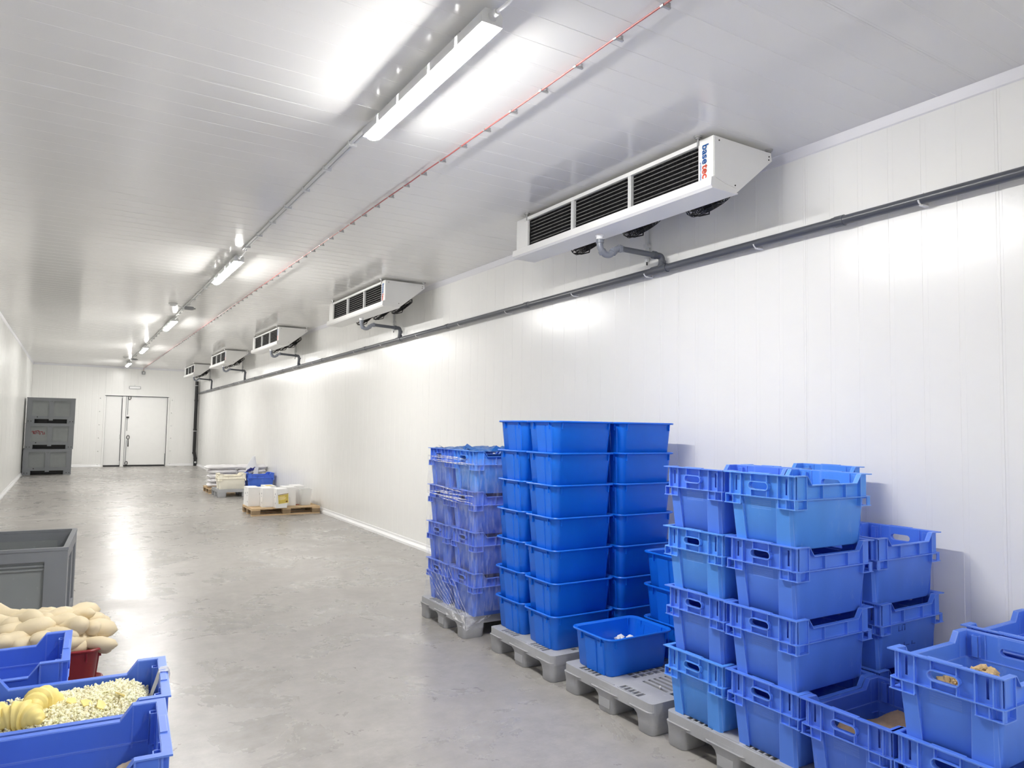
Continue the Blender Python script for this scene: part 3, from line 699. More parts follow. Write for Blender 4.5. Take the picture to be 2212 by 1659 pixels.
# wrapped pallet
gw = 'film-wrapped crates on the far grey pallet'
for k in range(4):
    put_crate(2.68+J(.006), 5.325, PT+CP*k, f'film-wrapped blue crate, {lev[k]} of the wrapped stack farther from the tubs', gw, mt='crate3' if k < 3 else 'crate')
    put_crate(2.68+J(.006), 4.875, PT+CP*k, f'film-wrapped blue crate, {lev[k]} of the wrapped stack beside the tall tubs', gw, mt='crate3' if k < 3 else 'crate2')
# left group
gl = 'blue crates at the lower left'
for nm_, cx_, cy_, rz_ in (('of dough nearest the camera', -.02, 2.215, -.06), ('of pastry crumbs', .022, 2.635, -.065), ('in front of the red dough tub', -.245, 3.14, -.03)):
    put_crate(0, 0, PT, f'blue crate underneath the open crate {nm_}', gl, rz_, 'crate3', cx_, cy_)
    put_crate(0, 0, PT+CP, {'o': ''}.get('x', '')+f'open blue crate {nm_}' if 'red' not in nm_ else 'empty open blue crate in front of the red dough tub', gl, rz_, 'crate3', cx_, cy_)

# ------------------------------------------------------------------ deep blue tubs
TL, TW, TH = .53, .397, .228
def make_tub():
    t = thing('tub', 'x', 'tub'); hl, hw, h = TL/2, TW/2, TH
    R = lambda d, r, z: [Vector((x, y, z)) for x, y in rrect(hl-d, hw-d, r, 5)]
    bm = NB()
    loft(bm, [R(.046, .03, 0), R(.04, .035, .008), R(.02, .05, h-.012), R(.006, .055, h-.003), R(.012, .052, h), R(.022, .048, h-.008), R(.044, .033, .012)], True, True)
    for s in (-1, 1):
        for y in (-.1, .09):
            box(bm, min(s*(hl-.03), s*(hl-.009)), max(s*(hl-.03), s*(hl-.009)), y-.003, y+.003, h-.055, h-.01)
        for x in (-.2, .2):
            box(bm, x-.003, x+.003, min(s*(hw-.03), s*(hw-.011)), max(s*(hw-.03), s*(hw-.011)), h-.055, h-.01)
    obj('body', bm, M['tub'], t, ang=35)
    bm = NB(); pts = [(x, y, h-.004) for x, y in rrect(hl-.006, hw-.006, .056, 6)]; pts.append(pts[0]); pts.append(pts[1])
    tube(bm, pts, .0068, 8, False); obj('rim', bm, M['tub'], t)
    bm = NB()
    for y0, y1 in ((-.125, -.058), (-.05, .065)):
        hexa(bm, [(-(hl-.05), y0*.9, .002), (-(hl-.05), y1*.9, .002), (-(hl-.034), y1*.84, .002), (-(hl-.034), y0*.86, .002)], [(-(hl-.026), y0, h-.03), (-(hl-.026), y1, h-.03), (-(hl-.013), y1-.008, h-.03), (-(hl-.013), y0+.008, h-.03)])
    gm = mesh('grip_panel', bm, M['tub'], smooth=False); ob('grip_panel', gm, t); ob('grip_panel', gm, t, None, PI)
    return t
tub0 = make_tub(); first_tub = [True]
def put_tub(x, y, z, label, group, rz=0, mt=None):
    loc = (x+J(.004), y+J(.004), z); rz += J(.008)
    if first_tub[0] and not mt:
        first_tub[0] = False; tub0.location = loc; tub0.rotation_euler = (0, 0, rz); tub0['label'] = label; tub0['group'] = group; return tub0
    return dup(tub0, loc, rz, label, group, {M['tub']: M[mt]} if mt else None)
ords = ['bottom', 'sixth from top', 'fifth from top', 'fourth from top', 'third from top', 'second from top', 'topmost']
gt = 'deep blue tubs in the tall stacks'
for k in range(7):
    d = .004*(6-k)
    put_tub(2.75+TL/2, 4.492, PT+.215*k, f'deep blue tub, {ords[k]} of the tall stack next to the wrapped crates', gt)
    put_tub(2.745+TL/2, 4.09, PT+.215*k, f'deep blue tub, {ords[k]} of the tall front stack facing the loose tub', gt)
    put_tub(3.28+TL/2, 4.05, PT+.215*k, f'deep blue tub, {ords[k]} of the tall stack at the wall behind', gt)
put_tub(2.74+TL/2, 3.516, PT, 'single loose blue tub holding white scraps at the pallet corner', gt)
for k in range(3):
    put_tub(3.31+TL/2, 3.487, PT+.215*k, f'deep blue tub, {("bottom", "middle", "top")[k]} of the short stack behind the loose tub', gt)
put_tub(-.085, 3.97, PT, 'dark red tub underneath the red tub heaped with dough', 'dark red tubs', -.05, 'redtub')
put_tub(-.085, 3.97, PT+.215, 'dark red tub heaped with pale raw dough', 'dark red tubs', -.05, 'redtub')

# ------------------------------------------------------------------ plastic pallets
def make_pallet():
    t = thing('plastic_pallet', 'x', 'pallet')   # local: x 0..1.2, y 0..0.8
    bm = NB(); holes = []
    def row(x0, x1, n, y0, y1, gap=.016):
        wdt = (x1-x0-gap*(n-1))/n
        for i in range(n): holes.append(rect(x0+i*(wdt+gap), x0+i*(wdt+gap)+wdt, y0, y1))
    for x0, x1 in ((.2, .52), (.68, 1.0)):
        for y0, y1 in ((.1, .3), (.5, .7)): row(x0, x1, 8, y0, y1, .022)
        for y0 in (.04, .36, .41, .73): row(x0, x1, 6, y0, y0+.035, .012)
    for y0, y1 in ((.13, .3), (.5, .67)):
        for xx in (.06, .6, 1.1):
            n = 5; ww = (y1-y0-.01*(n-1))/n
            for i in range(n): holes.append(rect(xx-.022+(.02 if xx == .6 else 0)-.02, xx+.018, y0+i*(ww+.01), y0+i*(ww+.01)+ww))
    plate(bm, rrect(.6, .4, .03, 4, .6, .4), holes, .018, lambda u, v, ww: (u, v, .152+ww))
    obj('deck', bm, M['grey'], t, smooth=False)
    bm = NB()
    plate(bm, rrect(.6, .4, .03, 4, .6, .4), [rrect(.575, .375, .015, 4, .6, .4)], .047, lambda u, v, ww: (u, v, .106+ww))
    for y in (.33, .46): box(bm, .02, 1.18, y, y+.012, .115, .152)
    for x in (.17, .54, .65, 1.02): box(bm, x, x+.012, .02, .78, .115, .152)
    obj('skirt', bm, M['grey'], t, smooth=False)
    # raised edge lips
    bm = NB(); box(bm, .012, .02, 0, .14, .17, .173); lip = mesh('edge_lip', bm, M['grey'], smooth=False)
    for y0 in (.16, .33, .5): ob('edge_lip', lip, t, (0, y0, 0))
    def foot(fx, fy, edgey):
        bm = NB(); R = lambda hx, hy, r, z, cy=0: [Vector((x, y, z)) for x, y in rrect(hx, hy, r, 4, 0, cy)]
        a = edgey
        f = lambda e: e if a == 0 else e*.5
        loft(bm, [R(fx-.004, fy-.004, .028, 0), R(fx, fy, .03, .006), R(fx, fy+.003, .03, .06), R(fx+.005, fy+f(.01), .03, .09, -a*f(.01)), R(fx+.012, fy+f(.03), .03, .112, -a*f(.03)), R(fx+.015, fy+f(.06), .03, .125, -a*f(.06))])
        return mesh('foot', bm, M['grey'])
    fm, fp, fc = foot(.09, .062, 1), foot(.09, .062, -1), foot(.09, .068, 0)
    for x in (.092, .6, 1.108):
        ob('foot', fp, t, (x, .064, 0)); ob('foot', fc, t, (x, .4, 0)); ob('foot', fm, t, (x, .736, 0))
    for y in (.032,): 
        bm = NB(); box(bm, -.0015, .002, .35, .35+.1, .03, .14); 
        plate_ = obj('label_recess', bm, M['grey'], t, smooth=False)
    return t
pal0 = make_pallet(); pal0.location = (2.705, 3.845, 0); pal0['label'] = 'grey plastic pallet under the tall stacks of deep blue tubs'; pal0['group'] = 'grey plastic pallets'
for loc, rz, lab in (((2.65, 4.95, 0), 0, 'grey plastic pallet with stretch film over its edge, under the wrapped crates'),
                 ((2.715, 2.925, 0), 0, 'grey plastic pallet half empty, showing its slotted deck by the loose tub'),
                 ((2.74, 2.045, 0), 0, 'grey plastic pallet under the two front stacks of light blue crates'),
                 ((2.735, 1.2, 0), 0, 'grey plastic pallet under the open crates nearest the camera'),
                 ((-.93, 2.02, 0), -.05, 'grey plastic pallet under the crates of dough and crumbs'),
                 ((-1.0, 2.9, 0), -.03, 'grey plastic pallet under the empty crate before the red tub'),
                 ((-1.05, 3.76, 0), -.03, 'grey plastic pallet under the dark red dough tub'),
                 ((2.76, 16.5, 0), 0, 'grey plastic pallet far off carrying the ivory and blue crates')):
    dup(pal0, loc, rz, lab)

# ------------------------------------------------------------------ stretch film and liners on the wrapped stack
t = thing('stretch_wrap', 'clear stretch film wrapped round the stacked crates and pallet edge', 'plastic film')
bm = NB()
x0, x1, y0, y1 = 2.672, 3.262, 4.865, 5.745
per = []
def addseg(a, b, n):
    for i in range(n): per.append((a[0]+(b[0]-a[0])*i/n, a[1]+(b[1]-a[1])*i/n))
addseg((x1, y0), (x0+.02, y0), 26); addseg((x0+.02, y0), (x0, y0+.02), 3); addseg((x0, y0+.02), (x0, y1-.02), 44); addseg((x0, y1-.02), (x0+.02, y1), 3); addseg((x0+.02, y1), (x1, y1), 12); per.append((x1, y1))
zs_ = [.10+1.29*i/56 for i in range(57)]
cxm, cym = (x0+x1)/2, (y0+y1)/2
rings = []
for z in zs_:
    r = []
    ph = ((z-PT) % CP)/CP      # rim at ph ~ .06 and ~.95
    sag = math.sin(PI*min(1, max(0, ph)))*.009
    for i, (x, y) in enumerate(per):
        d = Vector((x-cxm, (y-cym)*.7, 0)); d.normalize()
        wv = .0035*noise.noise(Vector((x*9, y*9+z*16, z*5)))+.002*noise.noise(Vector((x*30, y*30+z*30, z*6)))
        o_ = -sag+wv+.002
        if z < .2: o_ += .03*(1-(z-.1)/.1)*(1 if x < x0+.03 else .6)
        r.append(Vector((x, y, z))+d*o_)
    rings.append(r)
V_ = [[bm.verts.new(p) for p in r] for r in rings]
for a in range(len(V_)-1):
    for i in range(len(per)-1):
        x, y = per[i]
        if y < y0+.001 and rings[a][i].z < .2 and x > 2.8: continue
        bm.faces.new((V_[a][i], V_[a][i+1], V_[a+1][i+1], V_[a+1][i]))
obj('film', bm, M['film'], t, ang=80)
def band(z0, z1, n, r, seed, y_a=y0-.004, y_b=y1+.002):
    random.seed(seed)
    for k in range(n):
        za = z0+(z1-z0)*k/max(1, n-1)+J(.006); zb = za+J(.018)+.006
        bm = NB(); pts = []
        ya, yb = y_a+random.uniform(0, .35), y_b-random.uniform(0, .3)
        for i in range(16):
            f_ = i/15; pts.append((x0-.008+.003*noise.noise(Vector((k, f_*6, seed))), ya+(yb-ya)*f_, za+(zb-za)*f_+.006*noise.noise(Vector((f_*5, k*3.1, seed)))))
        tube(bm, pts, [r*(.5+.7*math.sin(PI*(i+.5)/16)) for i in range(16)], 5); obj('film_fold', bm, M['filmband'], t)
band(1.34, 1.39, 6, .0035, 3); band(1.03, 1.12, 9, .0035, 5); band(.12, .17, 7, .004, 8, y0+.06, y1-.03)
random.seed(21)
for k in range(8):   # diagonal pleats low on the front
    bm = NB(); yb = y0+.05+.05*k; pts = [(x0-.007, yb+(.35+.03*k)*f_/10, .17+(.32-.01*k)*f_/10+.006*math.sin(f_*1.3+k)) for f_ in range(11)]
    pts = [p for p in pts if p[1] < y1-.02]
    tube(bm, pts, .0013, 5); obj('film_fold', bm, M['filmband'], t)
bm = NB()   # bunched skirt over the pallet corner
R_ = []
for i in range(15):
    f_ = i/14; y = 4.93+f_*.33
    R_.append([Vector((2.648-.006*math.sin(9*f_+j), y+.01*math.sin(j*2+f_*7), .175-.1*(j/5)*(1-.6*f_)+.01*math.sin(f_*20+j))) for j in range(6)])
loft(bm, R_, False, False, False); obj('film_skirt', bm, M['filmband'], t, ang=80)
bm = NB(); R_ = []
for i in range(10):
    f_ = i/9; x = 2.66+f_*.22
    R_.append([Vector((x, 4.94-.008*math.sin(7*f_+j*1.7), .178-.11*(j/5)*(1-.85*f_)+.006*math.sin(f_*15+j*2))) for j in range(6)])
loft(bm, R_, False, False, False); obj('film_skirt', bm, M['filmband'], t, ang=80)

def liner(x, y, z, lx, ly, label, seed, amp=.03):
    random.seed(seed); bm = NB(); nx, ny = 22, 18; vs = []
    for i in range(nx+1):
        rw = []
        for j in range(ny+1):
            u, v = i/nx-.5, j/ny-.5
            hh = amp*(noise.noise(Vector((u*5+seed, v*5, 0)))+.5*noise.noise(Vector((u*13, v*13, seed)))) + .5*amp*max(0, 1-4*(u*u+v*v))
            e = max(abs(u), abs(v))
            if e > .46: hh = -.006+.004*random.random()
            rw.append(bm.verts.new((u*lx, v*ly, hh)))
        vs.append(rw)
    for i in range(nx):
        for j in range(ny): bm.faces.new((vs[i][j], vs[i+1][j], vs[i+1][j+1], vs[i][j+1]))
    # spiked corners of the bag sticking out
    for (a, b, q) in (((-lx/2, -ly*.2, 0), (-lx/2+.02, ly*.05, 0), (-lx/2-.02, ly*.12, .03)), ((-lx*.3, -ly/2, 0), (-lx*.05, -ly/2, 0), (-lx*.2, -ly/2+.01, .045))):
        v3 = [bm.verts.new(p) for p in (a, b, q)]; bm.faces.new(v3)
    o = obj('liner_bag', bm, M['liner'], None, (x, y, z), ang=60); tag(o, label, 'plastic liner', 'blue liners on the wrapped crates')
liner(2.965, 5.53, PT+CP*3+.335, .5, .36, 'crumpled blue liner on the wrapped stack farther from the tubs', 4, .02)
liner(2.985, 5.08, PT+CP*3+.335, .52, .38, 'crumpled blue liner bulging on the wrapped stack beside the tubs', 9, .032)
random.seed(31)

# ------------------------------------------------------------------ grey bulk bins
def make_bin():
    t = thing('bulk_bin', 'x', 'bulk bin'); L_, W_, h = 1.2, 1.0, .748
    hx, hy = L_/2, W_/2
    bm = NB()
    def wallp(mp, half, e=0):
        pn = [rect(-half+.135, -.06, .215, h-.09), rect(.06, half-.135, .215, h-.09)]
        plate(bm, [(-half+e, .125), (half-e, .125), (half-e, h-.019), (-half+e, h-.019)], pn, .03, mp)
    wallp(lambda u, v, ww: (u, -hy+ww, v), hx); wallp(lambda u, v, ww: (u, hy-ww, v), hx)
    wallp(lambda u, v, ww: (-hx+ww, u, v), hy, .0305); wallp(lambda u, v, ww: (hx-ww, u, v), hy, .0305)
    obj('frame', bm, M['bin'], t, smooth=False)
    for mp, half in ((lambda u, v, ww: (u, -hy+.026+ww, v), hx), (lambda u, v, ww: (u, hy-.026-ww, v), hx), (lambda u, v, ww: (-hx+.026+ww, u, v), hy), (lambda u, v, ww: (hx-.026-ww, u, v), hy)):
        for a, b in ((-half+.13, -.055), (.055, half-.13)):
            bm = NB(); plate(bm, rect(a, b, .2, h-.08), [], .012, mp)
            for z in (h-.125, h-.15): plate(bm, rect(a+.005, b-.005, z, z+.012), [], -.012, mp)
            obj('wall_panel', bm, M['bin2'], t, smooth=False)
    bm = NB(); box(bm, -hx+.01, hx-.01, -hy+.01, hy-.01, .125, .15); obj('base', bm, M['bin'], t, smooth=False)
    bm = NB(); plate(bm, rrect(hx+.004, hy+.004, .02, 3), [rrect(hx-.03, hy-.03, .015, 3)], .02, lambda u, v, ww: (u, v, h-.018+ww)); obj('rim', bm, M['bin'], t, smooth=False)
    bm = NB(); box(bm, -hx+.03, hx-.03, -.03, .03, .0, .13); obj('fork_shade_plate', bm, M['black'], t, smooth=False)  # added black plate, so the fork openings look like shaded cavities
    bm = NB(); box(bm, -.05, .05, -hy+.002, -hy+.06, .085, .13); obj('centre_tab', bm, M['bin'], t, smooth=False)
    for x in (-hx+.1, hx-.1):
        for y in (-hy+.075, hy-.075):
            fx = .1
            bm = NB(); R = lambda a, b, z: [Vector((x+px, y+py, z)) for px, py in rrect(a, b, .02, 3)]
            loft(bm, [R(fx, .074, .0), R(fx, .074, .135)]); f = obj('foot', bm, M['bin'], t)
    for x in (-hx+.05, -hx+.12, hx-.12, hx-.05):
        bm = NB(); disc(bm, (x, -hy-.001, .06), (0, -1, 0), .013, .004, 10); obj('bolt', bm, M['black'], t)
    for x in (-.02, .02):
        bm = NB(); disc(bm, (x, -hy-.0, h-.1), (0, -1, 0), .008, .004, 8); obj('bolt', bm, M['black'], t)
    bm = NB(); disc(bm, (-.33, -hy, .185), (0, -1, 0), .016, .012, 10); obj('drain_plug', bm, M['black'], t)
    return t
bin0 = make_bin(); bin0.location = (-.53, 25.4, 0); bin0['label'] = 'grey bulk bin at the bottom of the far stack of three'; bin0['group'] = 'grey bulk bins in the far stack'
bin0.rotation_euler = (0, 0, .0)
b2 = dup(bin0, (-.51, 25.42, .749), .004, 'grey bulk bin with red scrawl, middle of the far stack')
bb3 = dup(bin0, (-.5, 25.43, 1.498), -.003, 'grey bulk bin on top of the far stack of three')
near_bin = dup(bin0, (-.545, 6.47, 0), -.06, 'large grey bulk bin with dough-smeared inside, behind the dough tub')
del near_bin['group']
random.seed(5)
bm = NB()
for k in range(7):
    cx_, cz = -.42+.045*k, .48+J(.02)
    tube(bm, [(cx_+J(.03), -.479, cz+J(.05)) for _ in range(5)], .006, 5)
tube(bm, [(-.45, -.479, .5), (-.3, -.479, .53), (-.18, -.479, .49)], .006, 5)
o = obj('red_scrawl', bm, M['scrawl'], b2); o['label'] = 'red paint scrawl'
# dough smears inside the near bin far wall
bm = NB()
for x, z, r in ((-.38, .64, .035), (-.36, .55, .03), (-.3, .7, .02), (-.16, .71, .012), (-.17, .66, .006), (-.17, .6, .005), (.02, .71, .012), (.02, .68, .008)):
    disc(bm, (x, .462, z), (0, -1, 0), r, .006, 9, r*.8)
obj('dough_smear', bm, M['dough2'], near_bin)

# ------------------------------------------------------------------ dough rolls in the red tub
def roll_bm(seed, L_, r):
    random.seed(seed); bm = NB(); n = 16; pts = []; rr = []; L_ *= 1.3; r *= .92
    bend = J(.5); wob = J(2)
    for i in range(n+1):
        f_ = i/n; u = f_-.5
        pts.append(Vector((u*L_, bend*L_*(u*u*1.2)+.006*math.sin(6*f_+wob), .006*math.sin(7*f_+wob*2))))
        e = max(0, 1-(2*abs(u))**5)
        rr.append(r*(max(.12, e**.5))*(1+.08*math.sin(5*f_*PI+wob)))
    tube(bm, pts, rr, 14)
    for v in bm.verts: v.co += Vector((noise.noise(v.co*22+Vector((seed, 0, 0))), noise.noise(v.co*22+Vector((0, seed, 3))), noise.noise(v.co*22+Vector((7, 0, seed)))))*.006
    return bm
rolls = [mesh('dough_roll', roll_bm(s, .17+.03*(s % 3), .036+.006*(s % 2)), M['dough'], ang=80) for s in range(6)]
random.seed(12)
bm = NB(); n = 28
R_ = []
hl, hw = .235, .185
for k in range(9):
    f_ = k/8; s_ = math.cos(f_*PI/2)**.6
    R_.append([Vector((hl*s_*math.copysign(abs(math.cos(a))**.6, math.cos(a))+.02*noise.noise(Vector((math.cos(a)*2, math.sin(a)*2, f_*4))), hw*s_*math.copysign(abs(math.sin(a))**.6, math.sin(a)), -.03+.15*math.sin(f_*PI/2)+.012*noise.noise(Vector((math.cos(a)*3, math.sin(a)*3, f_*5+9))))) for a in [2*PI*i/n for i in range(n)]])
loft(bm, R_)
o = obj('dough_mass', bm, M['dough'], None, (-.085, 3.97, PT+.215+TH), -.05, ang=80); tag(o, 'mass of pale raw dough filling the dark red tub', 'dough')
spots = [(.25, -.02, .0, -1.4), (.235, .09, .02, 1.2), (.2, -.12, .015, -.7)]
for i in range(46):
    q = math.sqrt((i+.5)/46); a_ = i*2.39996
    x, y = .235*q*math.cos(a_), .175*q*math.sin(a_)
    spots.append((x, y, -.032+.15*math.sqrt(max(0, 1-q**2.4)), (a_+PI/2 if q > .8 else 0)+J(.75)))
for i, (x, y, z, a) in enumerate(spots):
    o = ob('dough_roll', rolls[i % 6], None, (-.085+x*.95, 3.97+y, PT+.215+TH+z), a); o.rotation_euler = (J(.3), J(.3), a); s_ = random.uniform(.85, 1.15); o.scale = (s_, s_*1.0, s_)
    tag(o, 'pale raw dough roll heaped on the dark red tub', 'dough roll', 'dough rolls heaped on the red tub')

# ------------------------------------------------------------------ crumbs and pastries in the second left crate
random.seed(44)
cx_, cy_, rz_ = .022, 2.635, -.065
def loc2(u, v): return (cx_+u*math.cos(rz_)-v*math.sin(rz_), cy_+u*math.sin(rz_)+v*math.cos(rz_))
BZ = PT+CP
def heap_z(u, v): return .272+.03*noise.noise(Vector((u*6, v*6, 1.3)))-.03*max(0, -v-.05)/.15+.018*math.exp(-((u-.08)/.12)**2)-.03*max(0, abs(u)-.17)/.06
bm = NB(); nx, ny = 30, 20
g_ = [[bm.verts.new((-.235+.47*i/nx, -.155+.31*j/ny, heap_z(-.235+.47*i/nx, -.155+.31*j/ny)-.012)) for j in range(ny+1)] for i in range(nx+1)]
for i in range(nx):
    for j in range(ny): bm.faces.new((g_[i][j], g_[i+1][j], g_[i+1][j+1], g_[i][j+1]))
ico = NB(); bmesh.ops.create_icosphere(ico, subdivisions=1, radius=1); iv = [v.co.copy() for v in ico.verts]; ifc = [[v.index for v in f.verts] for f in ico.faces]; ico.free()
def lump(bm, c, r, sq=(1, 1, .75)):
    q = Matrix.Rotation(random.uniform(0, 6.3), 3, Vector((random.random()-.5, random.random()-.5, random.random()-.5)))
    vs = [bm.verts.new(Vector(c)+q @ Vector((v.x*r*sq[0]*random.uniform(.6, 1.3), v.y*r*sq[1]*random.uniform(.6, 1.3), v.z*r*sq[2]*random.uniform(.6, 1.3)))) for v in iv]
    for f in ifc: bm.faces.new([vs[i] for i in f])
for k in range(12000):
    u, v = random.uniform(-.235, .235), random.uniform(-.155, .155)
    r = random.choice((.002, .0025, .003, .004, .0055))
    lump(bm, (u, v, heap_z(u, v)+random.uniform(-.009, .01)), r, random.choice(((1.2, 1, .8), (1, 1, 1), (1.5, 1, .5))))
o = obj('pastry_crumbs', bm, M['crumb'], None, (cx_, cy_, BZ), rz_, ang=75); tag(o, 'heap of cream pastry crumbs in the blue crate', 'crumbs', kind='stuff')
def croissant_bm(seed):
    bm = NB(); pts = []; rr = []; n = 41
    for i in range(n):
        u = i/(n-1)*2-1; a = u*1.25
        pts.append(Vector((math.sin(a)*.06, .05*(math.cos(a)-1), 0)))
        saw = (abs(u)*3.2+.35) % 1
        rr.append(max(.006, .043*(1-.8*abs(u)**1.6)*(.78+.26*saw)))
    tube(bm, pts, rr, 16)
    return bm
pm = mesh('pastry_roll', croissant_bm(3), M['pastry'], ang=85)
for i, (u, v, a, lb) in enumerate(((-.17, -.06, .6, 'yellow rolled pastry at the rim end of the crumb crate, partly cut by the frame'), (-.105, -.075, -.3, 'yellow rolled pastry lying on the crumbs, middle one of three'), (-.06, -.01, .9, 'yellow rolled pastry lying deepest among the crumbs'))):
    x, y = loc2(u, v); o = ob('pastry_roll', pm, None, (x, y, BZ+heap_z(u, v)+.022), a); o.rotation_euler = (.5+J(.2), J(.2), a); o.scale = (1.05,)*3
    tag(o, lb, 'pastry', 'yellow pastries on the crumbs')
for i, (u, v) in enumerate(((.02, -.02), (.06, -.06), (.1, -.09), (.15, -.05))):
    random.seed(60+i); bm = NB(); plate(bm, [(-.016, -.009), (.012, -.013), (.018, .007), (0, .015), (-.013, .006)], [], .004, lambda a, b, ww: (a, b, ww+.2*a*a*20*.3))
    x, y = loc2(u, v); o = obj('pastry_flake', bm, M['pastry'], None, (x, y, BZ+heap_z(u, v)+.012), random.uniform(0, 6)); o.rotation_euler = (J(.6), J(.6), J(3)); tag(o, 'flat yellow pastry flake lying on the cream crumbs', 'pastry', 'pastry flakes on the crumbs')
# paper scrap over the crumb crate rim
bm = NB(); R_ = []
for i in range(7):
    f_ = i/6; 
    prof = [(.235, .24), (.255, .30), (.262, .338), (.288, .339), (.292, .325), (.29, .31)]
    R_.append([Vector((x+.004*math.sin(i*2+k), .02+.055*f_+.006*math.sin(k*2), z+.003*math.sin(i*3+k))) for k, (x, z) in enumerate(prof)])
loft(bm, R_, False, False, False); bmesh.ops.solidify(bm, geom=list(bm.faces), thickness=.0015)
o = obj('paper_scrap', bm, M['paper'], None, (cx_, cy_, BZ), rz_); tag(o, 'white paper scrap hooked over the end of the crumb crate', 'paper')
# dough balls in the nearest left crate
def ball_bm(seed, r, sq):
    bm = NB(); bmesh.ops.create_icosphere(bm, subdivisions=4, radius=r)
    for v in bm.verts:
        n_ = v.co.normalized(); v.co = Vector((v.co.x*sq[0], v.co.y*sq[1], v.co.z*sq[2]))+n_*r*.16*noise.noise(n_*1.8+Vector((seed, 0, 0)))+n_*r*.05*noise.noise(n_*5+Vector((seed, 4, 0)))
    return bm
for (u, v, z, r, sq, lb) in ((.165, .075, .105, .1, (1.1, .9, .85), 'large beige dough piece lying in the nearest crate'), (.205, .125, .165, .042, (1.1, .9, .9), 'small beige dough piece beside the large one in the nearest crate'), (-.1, -.02, .08, .09, (1.2, 1, .8), 'beige dough piece deep inside the nearest crate')):
    x, y = -.02+u*math.cos(-.06)-v*math.sin(-.06), 2.215+u*math.sin(-.06)+v*math.cos(-.06)
    o = obj('dough_piece', ball_bm(u*50, r, sq), M['dough2'], None, (x, y, BZ+z)); tag(o, lb, 'dough')

# ------------------------------------------------------------------ fillings of the right-hand open crates and loose tub
def mound(x, y, z, lx, ly, hgt, seed, mt, nm, label, cat, tilt=0):
    bm = NB(); nx, ny = 44, 34; vs = []
    for i in range(nx+1):
        rw = []
        for j in range(ny+1):
            u, v = i/nx-.5, j/ny-.5; e = (max(0, 1-(2*abs(u))**8)*max(0, 1-(2*abs(v))**8))**.5
            hh = hgt*e*(.82+.3*noise.noise(Vector((u*2+seed, v*2, seed))))+.006*noise.noise(Vector((u*30, v*30, seed)))+.003*noise.noise(Vector((u*80, v*80, seed)))+tilt*u*e
            rw.append(bm.verts.new((u*lx, v*ly, max(.001, hh))))
        vs.append(rw)
    for i in range(nx):
        for j in range(ny): bm.faces.new((vs[i][j], vs[i+1][j], vs[i+1][j+1], vs[i][j+1]))
    c4 = [bm.verts.new((sx*lx/2, sy_*ly/2, 0)) for sx, sy_ in ((-1, -1), (1, -1), (1, 1), (-1, 1))]; bm.faces.new(c4[::-1])
    o = obj(nm, bm, mt, None, (x, y, z), ang=80); tag(o, label, cat, kind='stuff')
mound(3.04, 1.825, PT+.011, .43, .29, .265, 3, M['meal'], 'brown_meal', 'brown meal heaped in the open crate before the corner stack', 'meal')
random.seed(77)
bm = NB()
for k in range(1500):
    u, v = J(.215), J(.145)
    hz = .165+.085*math.exp(-((u-.03)/.1)**2-((v-.02)/.08)**2)
    lump(bm, (u, v, hz*random.uniform(.75, 1)), random.choice((.008, .012, .016, .024)))
box(bm, -.225, .225, -.15, .15, 0, .12)
o = obj('tan_lumps', bm, M['lump'], None, (3.02, 1.42, PT+CP+.011), smooth=False); tag(o, 'heap of tan crumbly lumps in the nearest open crate', 'food scraps', kind='stuff')
bm = NB()
for k in range(160):
    lump(bm, (J(.2), J(.13), random.uniform(.0, .03)+.01), random.choice((.012, .016, .022)))
o = obj('tan_scraps', bm, M['lump'], None, (3.62, 1.455, PT+CP+.011), smooth=False); tag(o, 'tan scraps scattered in the open crate by the wall', 'food scraps', kind='stuff')
for i, (x, y, z, r) in enumerate(((3.04, 3.63, .262, .056), (3.14, 3.635, .26, .054), (3.2, 3.625, .235, .04), (2.93, 3.52, .205, .03))):
    bm = NB()
    for k in range(7): lump(bm, (J(r), J(r), J(r*.6)), r*.55)
    o = obj('white_scrap', bm, M['whitebit'], None, (x, y, z-.0), smooth=False); tag(o, 'small white crumbly scrap lying in the loose blue tub', 'food scrap', 'white scraps in the loose tub')
bm = NB(); lump(bm, (0, 0, .006), .01); o = obj('white_crumb', bm, M['whitebit'], None, (2.93, 3.09, .17), smooth=False); tag(o, 'tiny white crumb on the slotted pallet deck', 'crumb')

# ------------------------------------------------------------------ far pallets: cartons, sacks, ivory crate
def make_wood_pallet():
    t = thing('wooden_pallet', 'x', 'pallet')   # x 0..1.2, y 0..0.8, top at .13
    def pc(nm, a, mt):
        bm = NB(); box(bm, *a); obj(nm, bm, mt, t, smooth=False)
    for y, w_ in ((0, .145), (.19, .1), (.3275, .145), (.51, .1), (.655, .145)): pc('top_board', (0, 1.2, y, y+w_, .111, .13), M['wood'])
    for x in (0, .5275, 1.055): pc('cross_board', (x, x+.145, 0, .8, .092, .111), M['wood'])
    for x in (0, .5275, 1.055):
        for y, w_ in ((0, .1), (.35, .1), (.7, .1)): pc('block', (x, x+.145, y, y+w_, .02, .092), M['woodd'])
    for y in (0, .35, .7): pc('bottom_board', (0, 1.2, y, y+.1, 0, .02), M['wood'])
    return t
wp = make_wood_pallet(); wp.location = (2.755, 13.05, 0); wp['label'] = 'wooden pallet carrying white cartons near the right wall'; wp['group'] = 'wooden pallets'
dup(wp, (2.73, 17.45, 0), 0, 'wooden pallet under the heap of white sacks')
